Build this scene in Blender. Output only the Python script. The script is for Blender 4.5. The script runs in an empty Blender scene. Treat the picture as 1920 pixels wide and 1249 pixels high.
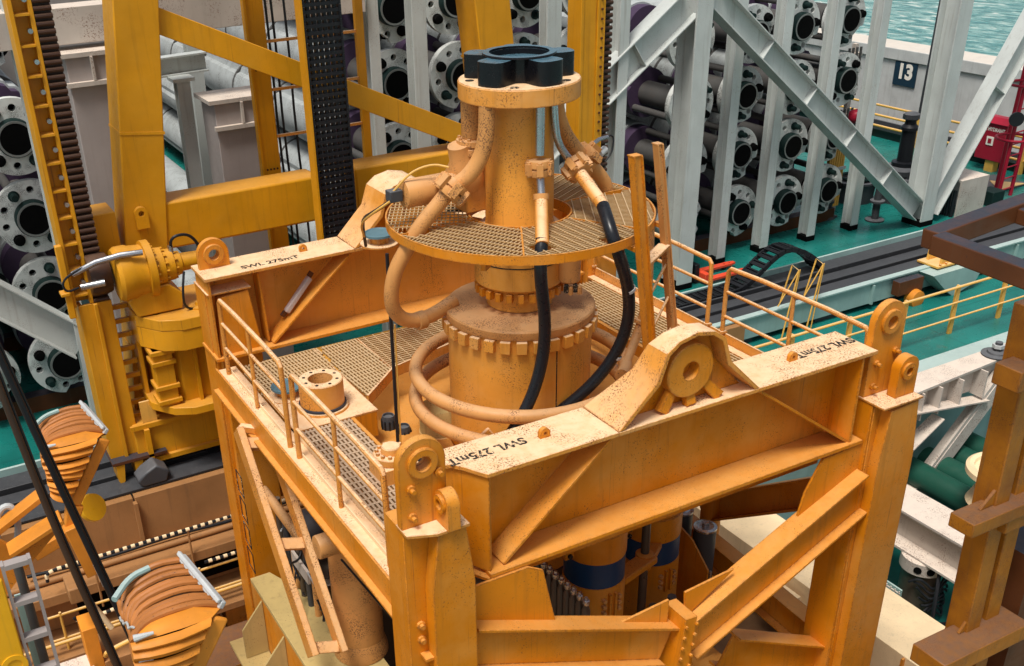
import bpy, math, random
from math import sin, cos, pi, radians, sqrt
from mathutils import Vector, Matrix
from mathutils.geometry import tessellate_polygon
random.seed(7)
scene = bpy.context.scene
COL = scene.collection

# ------------------------------------------------------------------ camera
cam_data = bpy.data.cameras.new('camera')
cam = bpy.data.objects.new('camera', cam_data)
COL.objects.link(cam)
RX, RY, RZ = (0.878986, -0.475690, -0.033194), (0.254502, 0.409125, 0.876268), (-0.403251, -0.778675, 0.480680)
cam.matrix_world = Matrix(((RX[0], RY[0], RZ[0], 0), (RX[1], RY[1], RZ[1], 0), (RX[2], RY[2], RZ[2], 9.8), (0, 0, 0, 1)))
cam_data.sensor_width = 36.0
cam_data.lens = 1998.67 / 1920 * 36
cam_data.shift_x = (960 - 842.19) / 1920
cam_data.shift_y = (791.34 - 624.5) / 1920
cam_data.clip_start = 0.05
cam_data.clip_end = 9000
scene.camera = cam

# ------------------------------------------------------------------ sky, sun, exposure
SUN_EL, SUN_AZ = 66, 236        # azimuth measured from +Y towards +X
world = bpy.data.worlds.new('World')
scene.world = world
world.use_nodes = True
wn, wl = world.node_tree.nodes, world.node_tree.links
bg = wn['Background']
sky = wn.new('ShaderNodeTexSky')
sky.sky_type = 'NISHITA'
sky.sun_disc = False
sky.sun_elevation = radians(SUN_EL)
sky.sun_rotation = radians(SUN_AZ)
sky.air_density = 1.0
sky.dust_density = 4.0
sky.ozone_density = 0.6
hs = wn.new('ShaderNodeHueSaturation')
hs.inputs['Saturation'].default_value = 0.42
wl.new(sky.outputs[0], hs.inputs['Color'])
wl.new(hs.outputs[0], bg.inputs['Color'])
bg.inputs['Strength'].default_value = 0.10
sun_d = bpy.data.lights.new('sun', 'SUN')
sun_d.energy = 2.7
sun_d.angle = radians(16)
sun_d.color = (1.0, 0.95, 0.87)
sun = bpy.data.objects.new('sun', sun_d)
COL.objects.link(sun)
sv = Vector((sin(radians(SUN_AZ)) * cos(radians(SUN_EL)), cos(radians(SUN_AZ)) * cos(radians(SUN_EL)), sin(radians(SUN_EL))))
sun.rotation_euler = sv.to_track_quat('Z', 'Y').to_euler()
sun.location = (0, 0, 60)
vs = scene.view_settings
vs.view_transform = 'Standard'
vs.look = 'None'
vs.exposure = 0.2
vs.gamma = 1.0
vs.use_curve_mapping = False
scene.cycles.max_bounces = 6

# ------------------------------------------------------------------ materials
def nodes_of(m):
    m.use_nodes = True
    return m.node_tree.nodes, m.node_tree.links

def mix(n, l, a, b, fac, kind='MIX'):
    x = n.new('ShaderNodeMix')
    x.data_type = 'RGBA'
    x.blend_type = kind
    for sock, v in ((x.inputs[0], fac), (x.inputs[6], a), (x.inputs[7], b)):
        if hasattr(v, 'is_output'):
            l.new(v, sock)
        else:
            sock.default_value = v if isinstance(v, (int, float)) else tuple(v) + (1,)
    return x.outputs[2]

def ramp(n, l, src, a, b, va=0.0, vb=1.0):
    r = n.new('ShaderNodeMapRange')
    r.inputs[1].default_value = a
    r.inputs[2].default_value = b
    r.inputs[3].default_value = va
    r.inputs[4].default_value = vb
    l.new(src, r.inputs[0])
    return r.outputs[0]

def paint(name, col, rough=0.42, dust_sheen=None, dust_sheen_amt=0.0, rust=0.15, rust_col=(0.16, 0.055, 0.02), chips=0.62, streak=0.12, var=0.14, metal=0.0, bump=0.05, scale=1.0, dirt=(0.10, 0.07, 0.04), spec=0.3, edge=0.0, fade=None, fade_amt=0.5):
    """painted or bare surface: patchy tone, stains, chips, pale upward faces, part dusty, part painted sky sheen"""
    m = bpy.data.materials.new(name)
    n, l = nodes_of(m)
    b = n['Principled BSDF']
    tc = n.new('ShaderNodeTexCoord')
    oi = n.new('ShaderNodeObjectInfo')
    mul = n.new('ShaderNodeVectorMath')
    mul.operation = 'MULTIPLY_ADD'
    cmb = n.new('ShaderNodeCombineXYZ')
    l.new(oi.outputs['Random'], cmb.inputs[0])
    l.new(oi.outputs['Random'], cmb.inputs[2])
    l.new(cmb.outputs[0], mul.inputs[0])
    mul.inputs[1].default_value = (37, 11, 23)
    l.new(tc.outputs['Object'], mul.inputs[2])
    pos = mul.outputs[0]
    def noise(sc, det=4, ro=0.55, vec=pos):
        t = n.new('ShaderNodeTexNoise')
        t.inputs['Scale'].default_value = sc * scale
        t.inputs['Detail'].default_value = det
        t.inputs['Roughness'].default_value = ro
        l.new(vec, t.inputs['Vector'])
        return t.outputs['Fac']
    n1 = noise(1.3, 5)
    n2 = noise(9, 5, 0.65)
    n3 = noise(55, 3, 0.6)
    dark = tuple(c * (1 - var) for c in col)
    lite = tuple(min(1, c * (1 + var)) for c in col)
    c = mix(n, l, dark, lite, ramp(n, l, n1, 0.3, 0.7))
    n4 = noise(2.3, 5, 0.6)
    if fade:
        c = mix(n, l, c, fade, ramp(n, l, noise(0.75, 6, 0.68), 0.46, 0.66, 0, fade_amt))
    if streak:
        mp = n.new('ShaderNodeMapping')
        mp.inputs['Scale'].default_value = (7, 7, 0.35)
        l.new(pos, mp.inputs['Vector'])
        st = noise(1.6, 4, 0.6, mp.outputs[0])
        c = mix(n, l, c, dirt, ramp(n, l, st, 0.55, 0.85, 0, streak * 2))
        if fade:
            mp2 = n.new('ShaderNodeMapping')
            mp2.inputs['Scale'].default_value = (21, 21, 0.5)
            l.new(pos, mp2.inputs['Vector'])
            c = mix(n, l, c, rust_col, ramp(n, l, noise(1.3, 3, 0.6, mp2.outputs[0]), 0.64, 0.74, 0, 0.55))
    if dust_sheen:
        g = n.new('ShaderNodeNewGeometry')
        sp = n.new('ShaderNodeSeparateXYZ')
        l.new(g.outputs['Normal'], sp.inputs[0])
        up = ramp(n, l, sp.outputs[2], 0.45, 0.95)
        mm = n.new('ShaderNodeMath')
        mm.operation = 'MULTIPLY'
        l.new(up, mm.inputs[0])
        l.new(ramp(n, l, n2, 0.25, 0.6, dust_sheen_amt * 0.6, dust_sheen_amt), mm.inputs[1])
        c = mix(n, l, c, dust_sheen, mm.outputs[0])  # upward-face tint mixes settled grime with painted sky sheen
    if rust:
        a = n.new('ShaderNodeMath')
        a.operation = 'MULTIPLY'
        l.new(ramp(n, l, n3, chips, chips + 0.06), a.inputs[0])
        l.new(ramp(n, l, n4, 0.47, 0.60), a.inputs[1])
        a2 = n.new('ShaderNodeMath')
        a2.operation = 'MULTIPLY'
        a2.inputs[1].default_value = min(1.0, rust * 3)
        l.new(a.outputs[0], a2.inputs[0])
        c = mix(n, l, c, rust_col, a2.outputs[0])
        c = mix(n, l, c, rust_col, ramp(n, l, n2, 0.66, 0.8, 0, rust))
    if edge:
        bv = n.new('ShaderNodeBevel')
        bv.samples = 4
        bv.inputs['Radius'].default_value = 0.03
        ge = n.new('ShaderNodeNewGeometry')
        dt = n.new('ShaderNodeVectorMath')
        dt.operation = 'DOT_PRODUCT'
        l.new(bv.outputs[0], dt.inputs[0])
        l.new(ge.outputs['Normal'], dt.inputs[1])
        em = n.new('ShaderNodeMath')
        em.operation = 'MULTIPLY'
        l.new(ramp(n, l, dt.outputs['Value'], 0.985, 0.90), em.inputs[0])
        l.new(ramp(n, l, noise(22, 4, 0.7), 0.42, 0.54, 0, edge), em.inputs[1])
        c = mix(n, l, c, rust_col, em.outputs[0])
    l.new(c, b.inputs['Base Color'])
    l.new(ramp(n, l, n2, 0.3, 0.7, max(0.05, rough - 0.1), min(1, rough + 0.14)), b.inputs['Roughness'])
    b.inputs['Metallic'].default_value = metal
    b.inputs['Specular IOR Level'].default_value = spec
    if bump:
        bp = n.new('ShaderNodeBump')
        bp.inputs['Strength'].default_value = bump * 2
        bp.inputs['Distance'].default_value = 0.01
        l.new(n2, bp.inputs['Height'])
        l.new(bp.outputs[0], b.inputs['Normal'])
    return m

PEACH = (0.86, 0.63, 0.40)  # colour of pale tops, grime and painted-in sky sheen together
BROWN = (0.20, 0.075, 0.015)
M = {}
M['frame'] = paint('frame_paint', (0.64, 0.212, 0.005), 0.42, (0.74, 0.40, 0.13), 0.5, 0.3, (0.22, 0.075, 0.02), chips=0.60, streak=0.24, dirt=BROWN, var=0.12, edge=0.75, fade=(0.70, 0.33, 0.07), fade_amt=0.55)
M['frame_worn_sheen'] = paint('worn_sheen_frame_paint', (0.70, 0.285, 0.042), 0.5, PEACH, 0.92, 0.55, (0.24, 0.09, 0.03), chips=0.54, streak=0.22, dirt=BROWN, edge=0.8, fade=(0.76, 0.44, 0.18), fade_amt=0.5)  # worn paint, tops also paled to carry the sky's sheen
M['pipe'] = paint('pipe_paint', (0.60, 0.28, 0.085), 0.5, (0.62, 0.40, 0.22), 0.6, 0.55, (0.20, 0.09, 0.04), chips=0.52)
M['gantry'] = paint('gantry_paint', (0.62, 0.275, 0.007), 0.4, (0.62, 0.31, 0.08), 0.5, 0.08, streak=0.2, dirt=(0.22, 0.09, 0.01), fade=(0.66, 0.33, 0.03), fade_amt=0.4)
M['yellow'] = paint('bright_yellow_paint', (0.80, 0.42, 0.015), 0.35, None, 0, 0.05)
M['railyellow'] = paint('rail_yellow_paint', (0.72, 0.40, 0.08), 0.4, (0.8, 0.62, 0.4), 0.5, 0.12)
M['cream'] = paint('cream_paint', (0.80, 0.62, 0.38), 0.5, None, 0, 0.12, chips=0.6)
M['white'] = paint('white_steel_paint', (0.52, 0.55, 0.53), 0.42, None, 0, 0.22, (0.22, 0.13, 0.08), streak=0.26, dirt=(0.20, 0.16, 0.12), var=0.09, chips=0.6)
M['whitebeam'] = paint('worn_white_paint', (0.50, 0.45, 0.40), 0.5, (0.78, 0.66, 0.55), 0.8, 0.3, (0.17, 0.08, 0.05), chips=0.55)
M['flange'] = paint('flange_white', (0.70, 0.72, 0.69), 0.5, None, 0, 0.6, (0.06, 0.05, 0.045), chips=0.5, var=0.16, streak=0.2, scale=1.4)
M['buoy'] = paint('buoyancy_white', (0.40, 0.43, 0.43), 0.6, None, 0, 0.35, (0.09, 0.08, 0.07), streak=0.25, chips=0.54)
M['purple'] = paint('purple_collar', (0.060, 0.036, 0.075), 0.55, None, 0, 0.1, (0.3, 0.28, 0.3), streak=0.1)
M['greypipe'] = paint('grey_riser_pipe', (0.085, 0.083, 0.08), 0.5, None, 0, 0.35, streak=0.15)
M['bore'] = paint('bore_dark', (0.004, 0.004, 0.004), 0.8, None, 0, 0, streak=0, bump=0, spec=0.05)
M['darkgreen'] = paint('dark_green_pin', (0.010, 0.026, 0.024), 0.5, None, 0, 0, streak=0, spec=0.15)
M['greenpipe'] = paint('green_tube', (0.012, 0.075, 0.05), 0.45, None, 0, 0.1, streak=0.05)
M['deck'] = paint('teal_deck_paint', (0.009, 0.160, 0.138), 0.30, None, 0, 0.5, (0.02, 0.085, 0.075), chips=0.58, streak=0, var=0.28, bump=0.04, scale=0.55, spec=0.45)
M['decklow'] = paint('lower_deck_teal', (0.010, 0.12, 0.10), 0.42, None, 0, 0.35, (0.10, 0.09, 0.05), streak=0, var=0.25)
M['browndeck'] = paint('brown_pool_floor', (0.20, 0.105, 0.050), 0.6, None, 0, 0.5, (0.12, 0.06, 0.03), streak=0, var=0.3)
M['bounce_brown'] = paint('bounce_brown_pool_wall', (0.36, 0.175, 0.065), 0.55, None, 0, 0.35, (0.15, 0.07, 0.03), streak=0.25, var=0.16)  # white wall coloured brown to carry light bounced off the orange frame
M['black'] = paint('black_rubber', (0.012, 0.013, 0.016), 0.38, None, 0, 0, streak=0, bump=0.02)
M['blackhose'] = paint('black_hose', (0.012, 0.014, 0.018), 0.28, None, 0, 0, streak=0, bump=0.02)
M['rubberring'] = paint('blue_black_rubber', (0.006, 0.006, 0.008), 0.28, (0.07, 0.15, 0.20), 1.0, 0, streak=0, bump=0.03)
M['darksteel'] = paint('dark_steel', (0.050, 0.052, 0.058), 0.45, (0.16, 0.165, 0.175), 0.7, 0.2, (0.10, 0.07, 0.05), streak=0.1)
M['skidtop'] = paint('skid_black', (0.022, 0.023, 0.026), 0.45, (0.075, 0.078, 0.085), 0.7, 0.2, (0.2, 0.2, 0.2), streak=0)
M['teeth'] = paint('rack_teeth_greased', (0.055, 0.026, 0.016), 0.35, (0.15, 0.09, 0.06), 0.6, 0.2, streak=0)
M['chrome'] = paint('bare_steel', (0.42, 0.43, 0.45), 0.25, None, 0, 0.2, (0.2, 0.1, 0.05), metal=0.9, streak=0.05)
M['bottle'] = paint('bottle_grey', (0.10, 0.075, 0.055), 0.35, (0.3, 0.25, 0.2), 0.5, 0.2, metal=0.3)
M['capblue'] = paint('grey_blue_cap', (0.10, 0.19, 0.23), 0.5, None, 0, 0.1, streak=0)
M['bandblue'] = paint('navy_band', (0.010, 0.045, 0.12), 0.4, None, 0, 0, streak=0.05)
M['rubber_line'] = paint('dark_seal', (0.03, 0.035, 0.05), 0.5, None, 0, 0, streak=0)
M['grating'] = paint('grating_dusty', (0.42, 0.25, 0.09), 0.55, (0.62, 0.47, 0.29), 0.75, 0.4)
M['grating_grey'] = paint('grating_grimy', (0.34, 0.21, 0.10), 0.6, (0.52, 0.40, 0.29), 0.75, 0.4)
M['beltbrown'] = paint('brown_belt', (0.05, 0.028, 0.018), 0.4, None, 0, 0.1, streak=0.05)
M['mast'] = paint('lit_frame_paint', (0.70, 0.30, 0.042), 0.45, PEACH, 0.9, 0.35, (0.24, 0.09, 0.03), chips=0.57, streak=0.15, dirt=BROWN, fade=(0.74, 0.40, 0.13), fade_amt=0.5)  # frame paint made paler, as if lit, for mast, drum, rear girder
M['rimgrey'] = paint('worn_rim', (0.20, 0.21, 0.20), 0.5, None, 0, 0.3, streak=0)
M['darkgap'] = paint('dark_brown_gap', (0.035, 0.015, 0.006), 0.6, None, 0, 0, streak=0)
M['red'] = paint('red_paint', (0.33, 0.010, 0.03), 0.35, None, 0, 0.05, streak=0.05)
M['orangered'] = paint('orange_red_paint', (0.75, 0.075, 0.03), 0.4, None, 0, 0.05)
M['orange'] = paint('orange_wrap', (0.66, 0.24, 0.025), 0.5, None, 0, 0.4, (0.28, 0.11, 0.03), streak=0.15, var=0.25)
M['orangedk'] = paint('brown_hose', (0.40, 0.145, 0.035), 0.5, None, 0, 0.4, (0.10, 0.05, 0.03), streak=0.1, var=0.25)
M['greytape'] = paint('grey_tape', (0.50, 0.52, 0.52), 0.5, None, 0, 0.15, streak=0.1)
M['rusty'] = paint('rusty_yellow', (0.38, 0.14, 0.010), 0.45, (0.15, 0.095, 0.07), 0.75, 0.45, (0.14, 0.05, 0.02), chips=0.56, streak=0.3, var=0.22, scale=1.6, edge=0.9, fade=(0.22, 0.07, 0.012), fade_amt=0.7)
M['rustdark'] = paint('rusty_dark_arm', (0.10, 0.032, 0.010), 0.5, (0.03, 0.042, 0.06), 0.9, 0.6, (0.06, 0.03, 0.02), streak=0.2, var=0.3)
M['teal_lt'] = paint('pale_teal_paint', (0.27, 0.41, 0.39), 0.42, (0.5, 0.58, 0.55), 0.6, 0.1, streak=0.12)
M['shade_white'] = paint('shaded_white_paint', (0.34, 0.30, 0.285), 0.45, None, 0, 0.05, streak=0.1, var=0.1)  # white paint darkened so its colour carries the shade behind the gantry
M['sign'] = paint('sign_blue', (0.012, 0.036, 0.062), 0.4, None, 0, 0, streak=0)
M['letter'] = paint('white_letter', (0.85, 0.80, 0.72), 0.5, None, 0, 0, streak=0, var=0.03)
M['ink'] = paint('stencil_black', (0.018, 0.016, 0.014), 0.6, None, 0, 0.9, PEACH, chips=0.56, streak=0)
M['concrete'] = paint('quay_concrete', (0.52, 0.53, 0.52), 0.8, (0.66, 0.58, 0.49), 0.8, 0.3, (0.30, 0.31, 0.31), streak=0.15, var=0.12, chips=0.56)
M['lamp'] = paint('lamp_tube_mauve', (0.46, 0.38, 0.36), 0.3, None, 0, 0, streak=0)
M['palegreen'] = paint('pale_green_plate', (0.50, 0.37, 0.15), 0.5, None, 0, 0.4, streak=0.2)
M['magenta'] = paint('magenta_tube', (0.22, 0.012, 0.06), 0.4, None, 0, 0, streak=0)

def deck_marks(m):
    n, l = nodes_of(m)
    b = n['Principled BSDF']
    src = b.inputs['Base Color'].links[0].from_socket
    tc = n.new('ShaderNodeTexCoord')
    br = n.new('ShaderNodeTexBrick')
    br.inputs['Scale'].default_value = 1.0
    br.inputs['Brick Width'].default_value = 3.2
    br.inputs['Row Height'].default_value = 1.45
    br.inputs['Mortar Size'].default_value = 0.012
    l.new(tc.outputs['Object'], br.inputs['Vector'])
    c = mix(n, l, src, (0.006, 0.06, 0.055), ramp(n, l, br.outputs['Fac'], 0, 1, 0, 0.55))
    for sc, st, a, col in ((0.8, (1, 5, 1), 0.60, (0.03, 0.05, 0.05)), (2.2, (6, 1, 1), 0.66, (0.16, 0.24, 0.22)), (1.1, (1, 1, 1), 0.63, (0.10, 0.07, 0.04))):
        mp = n.new('ShaderNodeMapping')
        mp.inputs['Scale'].default_value = st
        l.new(tc.outputs['Object'], mp.inputs[0])
        t = n.new('ShaderNodeTexNoise')
        t.inputs['Scale'].default_value = sc
        t.inputs['Detail'].default_value = 6
        t.inputs['Roughness'].default_value = 0.7
        l.new(mp.outputs[0], t.inputs['Vector'])
        c = mix(n, l, c, col, ramp(n, l, t.outputs['Fac'], a, a + 0.1, 0, 0.5))
    l.new(c, b.inputs['Base Color'])
deck_marks(M['deck'])
deck_marks(M['decklow'])

def sea_material():
    m = bpy.data.materials.new('sea_water')
    n, l = nodes_of(m)
    b = n['Principled BSDF']
    tc = n.new('ShaderNodeTexCoord')
    mp = n.new('ShaderNodeMapping')
    mp.inputs['Scale'].default_value = (1.0, 0.45, 1)
    mp.inputs['Rotation'].default_value = (0, 0, 0.5)
    l.new(tc.outputs['Object'], mp.inputs[0])
    t = n.new('ShaderNodeTexNoise')
    t.inputs['Scale'].default_value = 0.9
    t.inputs['Detail'].default_value = 6
    t.inputs['Roughness'].default_value = 0.62
    t.inputs['Distortion'].default_value = 0.6
    l.new(mp.outputs[0], t.inputs['Vector'])
    c = mix(n, l, (0.06, 0.24, 0.24), (0.32, 0.54, 0.50), ramp(n, l, t.outputs['Fac'], 0.40, 0.60))
    c = mix(n, l, c, (0.75, 0.78, 0.72), ramp(n, l, t.outputs['Fac'], 0.57, 0.66))  # whitish glints painted into the water colour
    l.new(c, b.inputs['Base Color'])
    b.inputs['Roughness'].default_value = 0.18
    bp = n.new('ShaderNodeBump')
    bp.inputs['Strength'].default_value = 0.7
    bp.inputs['Distance'].default_value = 0.5
    l.new(t.outputs['Fac'], bp.inputs['Height'])
    l.new(bp.outputs[0], b.inputs['Normal'])
    return m
M['sea'] = sea_material()

# ------------------------------------------------------------------ mesh helpers
ORIGIN = {}

class MB:
    """collects shapes in world coordinates; build() links them as one mesh object"""
    def __init__(s):
        s.v, s.f = [], []
    def add(s, vs, fs):
        o = len(s.v)
        s.v += [tuple(p) for p in vs]
        s.f += [tuple(i + o for i in f) for f in fs]
        return s
    def box(s, x0, x1, y0, y1, z0, z1):
        vs = [(x, y, z) for z in (z0, z1) for y in (y0, y1) for x in (x0, x1)]
        return s.add(vs, [(0, 2, 3, 1), (4, 5, 7, 6), (0, 1, 5, 4), (2, 6, 7, 3), (0, 4, 6, 2), (1, 3, 7, 5)])
    def bar(s, p0, p1, w, h, up=(0, 0, 1), w1=None, h1=None):
        p0, p1 = Vector(p0), Vector(p1)
        d = (p1 - p0).normalized()
        u = Vector(up)
        a = d.cross(u)
        if a.length < 1e-5:
            a = d.cross(Vector((1, 0, 0)))
        a.normalize()
        u = a.cross(d).normalized()
        w1 = w if w1 is None else w1
        h1 = h if h1 is None else h1
        vs = []
        for p, ww, hh in ((p0, w, h), (p1, w1, h1)):
            for i, j in ((-1, -1), (1, -1), (1, 1), (-1, 1)):
                vs.append(p + a * (ww / 2 * i) + u * (hh / 2 * j))
        return s.add(vs, [(0, 3, 2, 1), (4, 5, 6, 7), (0, 1, 5, 4), (1, 2, 6, 5), (2, 3, 7, 6), (3, 0, 4, 7)])
    def ibeam(s, p0, p1, w, h, t=0.03, up=(0, 0, 1)):
        p0, p1 = Vector(p0), Vector(p1)
        d = (p1 - p0).normalized()
        a = d.cross(Vector(up)).normalized()
        u = a.cross(d).normalized()
        for k in (-1, 1):
            o = u * (k * (h / 2 - t / 2))
            s.bar(p0 + o, p1 + o, w, t, u)
        s.bar(p0, p1, t, h - 2 * t - 0.002, u)
        return s
    def prism(s, poly, axis, a, b, holes=()):
        ax = 'XYZ'.index(axis)
        oth = [i for i in range(3) if i != ax]
        loops = [list(poly)] + [list(h) for h in holes]
        flat = [p for lp in loops for p in lp]
        def pt(p, t):
            r = [0, 0, 0]
            r[oth[0]], r[oth[1]], r[ax] = p[0], p[1], t
            return tuple(r)
        n = len(flat)
        vs = [pt(p, a) for p in flat] + [pt(p, b) for p in flat]
        if holes:
            tri = tessellate_polygon([[Vector((p[0], p[1], 0)) for p in lp] for lp in loops])
        else:
            tri = [tuple(range(n))]
        fs = [tuple(t) for t in tri] + [tuple(i + n for i in reversed(t)) for t in tri]
        o = 0
        for lp in loops:
            k = len(lp)
            for i in range(k):
                j = (i + 1) % k
                fs.append((o + i, o + j, o + j + n, o + i + n))
            o += k
        return s.add(vs, fs)
    def tube(s, pts, r, n=12, flat=None, caps=True, smooth=0):
        P = [Vector(p) for p in pts]
        for _ in range(smooth):
            Q = [P[0]]
            for i in range(len(P) - 1):
                Q.append(P[i] * 0.75 + P[i + 1] * 0.25)
                Q.append(P[i] * 0.25 + P[i + 1] * 0.75)
            Q.append(P[-1])
            P = Q
        m = len(P)
        R = r if isinstance(r, (list, tuple)) else [r] * m
        T = []
        for i in range(m):
            d = P[min(i + 1, m - 1)] - P[max(i - 1, 0)]
            T.append(d.normalized())
        ref = Vector((0, 0, 1)) if abs(T[0].z) < 0.9 else Vector((1, 0, 0))
        a = T[0].cross(ref).normalized()
        vs = []
        for i in range(m):
            a = (a - T[i] * a.dot(T[i])).normalized()
            b = T[i].cross(a)
            rr = R[min(i, len(R) - 1)]
            for k in range(n):
                t = 2 * pi * k / n
                vs.append(P[i] + a * (cos(t) * rr) + b * (sin(t) * rr * (flat or 1)))
        fs = []
        for i in range(m - 1):
            for k in range(n):
                k2 = (k + 1) % n
                fs.append((i * n + k, i * n + k2, (i + 1) * n + k2, (i + 1) * n + k))
        if caps:
            fs.append(tuple(reversed(range(n))))
            fs.append(tuple((m - 1) * n + k for k in range(n)))
        return s.add(vs, fs)
    def cyl(s, p0, p1, r0, r1=None, n=20):
        return s.tube([p0, p1], [r0, r0 if r1 is None else r1], n)
    def lathe(s, c, prof, axis=(0, 0, 1), n=32, closed=False):
        """prof: (radius, along axis) pairs from one end to the other"""
        c = Vector(c)
        d = Vector(axis).normalized()
        a = d.cross(Vector((0, 0, 1)))
        if a.length < 1e-4:
            a = Vector((1, 0, 0))
        a.normalize()
        b = d.cross(a)
        vs, fs = [], []
        for r, t in prof:
            for k in range(n):
                w = 2 * pi * k / n
                vs.append(c + d * t + a * (r * cos(w)) + b * (r * sin(w)))
        m = len(prof)
        for i in range(m if closed else m - 1):
            i2 = (i + 1) % m
            for k in range(n):
                k2 = (k + 1) % n
                fs.append((i * n + k, i * n + k2, i2 * n + k2, i2 * n + k))
        if not closed:
            if prof[0][0] > 1e-4:
                fs.append(tuple(reversed(range(n))))
            if prof[-1][0] > 1e-4:
                fs.append(tuple((m - 1) * n + k for k in range(n)))
        return s.add(vs, fs)
    def torus(s, c, R, r, a0=0, a1=2 * pi, n=56, m=12, z1=None):
        c = Vector(c)
        pts = []
        for i in range(n + 1):
            t = a0 + (a1 - a0) * i / n
            dz = 0 if z1 is None else (z1 - c.z) * i / n
            pts.append(c + Vector((R * cos(t), R * sin(t), dz)))
        return s.tube(pts, r, m)
    def build(s, name, mat, parent=None, bevel=0, sharp=32):
        me = bpy.data.meshes.new(name)
        o = ORIGIN.get(parent.name, Vector((0, 0, 0))) if parent else Vector((0, 0, 0))
        me.from_pydata([tuple(Vector(p) - o) for p in s.v], [], s.f)
        me.validate()
        import bmesh
        bm = bmesh.new()
        bm.from_mesh(me)
        bmesh.ops.recalc_face_normals(bm, faces=bm.faces)
        bm.to_mesh(me)
        bm.free()
        me.polygons.foreach_set('use_smooth', [True] * len(me.polygons))
        me.set_sharp_from_angle(angle=radians(sharp))
        me.materials.append(M[mat])
        ob = bpy.data.objects.new(name, me)
        COL.objects.link(ob)
        if parent:
            ob.parent = parent
            ORIGIN[ob.name] = o
        if bevel:
            md = ob.modifiers.new('bevel', 'BEVEL')
            md.width = bevel
            md.segments = 2
            md.limit_method = 'ANGLE'
            md.angle_limit = radians(40)
        return ob

def tag(o, label=None, cat=None, group=None, kind=None):
    for k, v in (('label', label), ('category', cat), ('group', group), ('kind', kind)):
        if v:
            o[k] = v
    return o

def thing(name, loc, label, cat, group=None):
    o = bpy.data.objects.new(name, None)
    o.empty_display_size = 0.1
    COL.objects.link(o)
    o.location = loc
    ORIGIN[o.name] = Vector(loc)
    return tag(o, label, cat, group)

def copy_tree(o, parent=None):
    c = o.copy()
    COL.objects.link(c)
    if parent:
        c.parent = parent
    for ch in list(o.children):
        copy_tree(ch, c)
    return c

def dup(o, loc, label, group=None, rotz=None):
    c = copy_tree(o)
    c.location = loc
    if rotz is not None:
        c.rotation_euler = (0, 0, rotz)
    c['label'] = label
    if group:
        c['group'] = group
    return c

def circle(cx, cy, r, n=20, a0=0.0):
    return [(cx + r * cos(a0 + 2 * pi * i / n), cy + r * sin(a0 + 2 * pi * i / n)) for i in range(n)]

def arch(cx, cz, r, z0, n=14, half=None):
    """padeye outline: flat bottom at z0, round top"""
    h = half or r
    return [(cx - h, z0), (cx + h, z0)] + [(cx + r * cos(pi * i / n), cz + r * sin(pi * i / n)) for i in range(n + 1)]

def text_mesh(name, txt, size, loc, xdir, ydir, mat, parent, thick=0.03, depth=0.003, squeeze=1.0):
    cu = bpy.data.curves.new(name, 'FONT')
    cu.body = txt
    cu.size = size
    cu.align_x = 'CENTER'
    cu.align_y = 'CENTER'
    cu.offset = thick * size
    cu.extrude = depth / 2
    tmp = bpy.data.objects.new(name, cu)
    COL.objects.link(tmp)
    bpy.context.view_layer.update()
    me = bpy.data.meshes.new_from_object(tmp.evaluated_get(bpy.context.evaluated_depsgraph_get()))
    bpy.data.objects.remove(tmp)
    me.materials.clear()
    me.materials.append(M[mat])
    x, y = Vector(xdir).normalized(), Vector(ydir).normalized()
    z = x.cross(y)
    o = ORIGIN.get(parent.name, Vector((0, 0, 0)))
    L = Vector(loc) - o
    me.transform(Matrix(((x.x * squeeze, y.x, z.x, L.x), (x.y * squeeze, y.y, z.y, L.y), (x.z * squeeze, y.z, z.z, L.z), (0, 0, 0, 1))))
    me.name = name
    ob = bpy.data.objects.new(name, me)
    COL.objects.link(ob)
    ob.parent = parent
    ORIGIN[ob.name] = o
    return ob
# ------------------------------------------------------------------ setting
def struct(name, mb, mat):
    return tag(mb.build(name, mat), kind='structure')

struct('sea', MB().add([(-4000, -4000, -9), (6000, -4000, -9), (6000, 6000, -9), (-4000, 6000, -9)], [(0, 1, 2, 3)]), 'sea')
struct('deck', MB().box(-14, 31.6, 17.4, 46, -0.4, 0).box(13.3, 31.6, 12.9, 17.4, -0.4, -0.002), 'deck')
struct('hull', MB().box(-14, 31.4, -3, 46, -8.9, -4.2), 'bounce_brown')
struct('lower_deck', MB().box(11.6, 31.4, -2.9, 17.4, -4.2, -3.0), 'decklow')
struct('pool_floor', MB().box(-14, 11.59, -2.9, 17.4, -4.2, -2.4), 'browndeck')

# moonpool side wall: plates, ledge and a lower wall, left of the frame
pw = thing('pool_wall', (2, 15.45, -2.4), 'side wall of the moonpool, its brown painted in for orange bounce, below the black skid track, behind the striped handrail', 'wall')
for i in range(-4, 7):
    a = 2.15 * i
    MB().box(a + 0.015, a + 2.135, 15.32, 15.5, -0.22, 0.62).build('wall_plate', 'bounce_brown', pw, 0.006)
    MB().box(a + 0.01, a + 2.14, 15.0, 15.45, -1.16, -0.40).build('wall_plate', 'bounce_brown', pw, 0.006)
    MB().box(a - 0.03, a + 0.03, 15.22, 15.318, -0.2, 0.56).build('stiffener', 'bounce_brown', pw)
MB().box(-10, 15, 14.55, 15.5, -0.40, -0.222).build('ledge', 'bounce_brown', pw, 0.01)
MB().box(-10, 13.3, 15.2, 15.5, -2.4, -1.17).build('lower_wall', 'bounce_brown', pw)
MB().box(-10, 13, 14.2, 15.2, -1.30, -1.17).build('ledge', 'bounce_brown', pw, 0.01)
MB().tube([(-6, 14.9, -0.33 + 0.17), (13, 14.9, -0.16)], 0.05).build('pipe', 'bounce_brown', pw)
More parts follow.
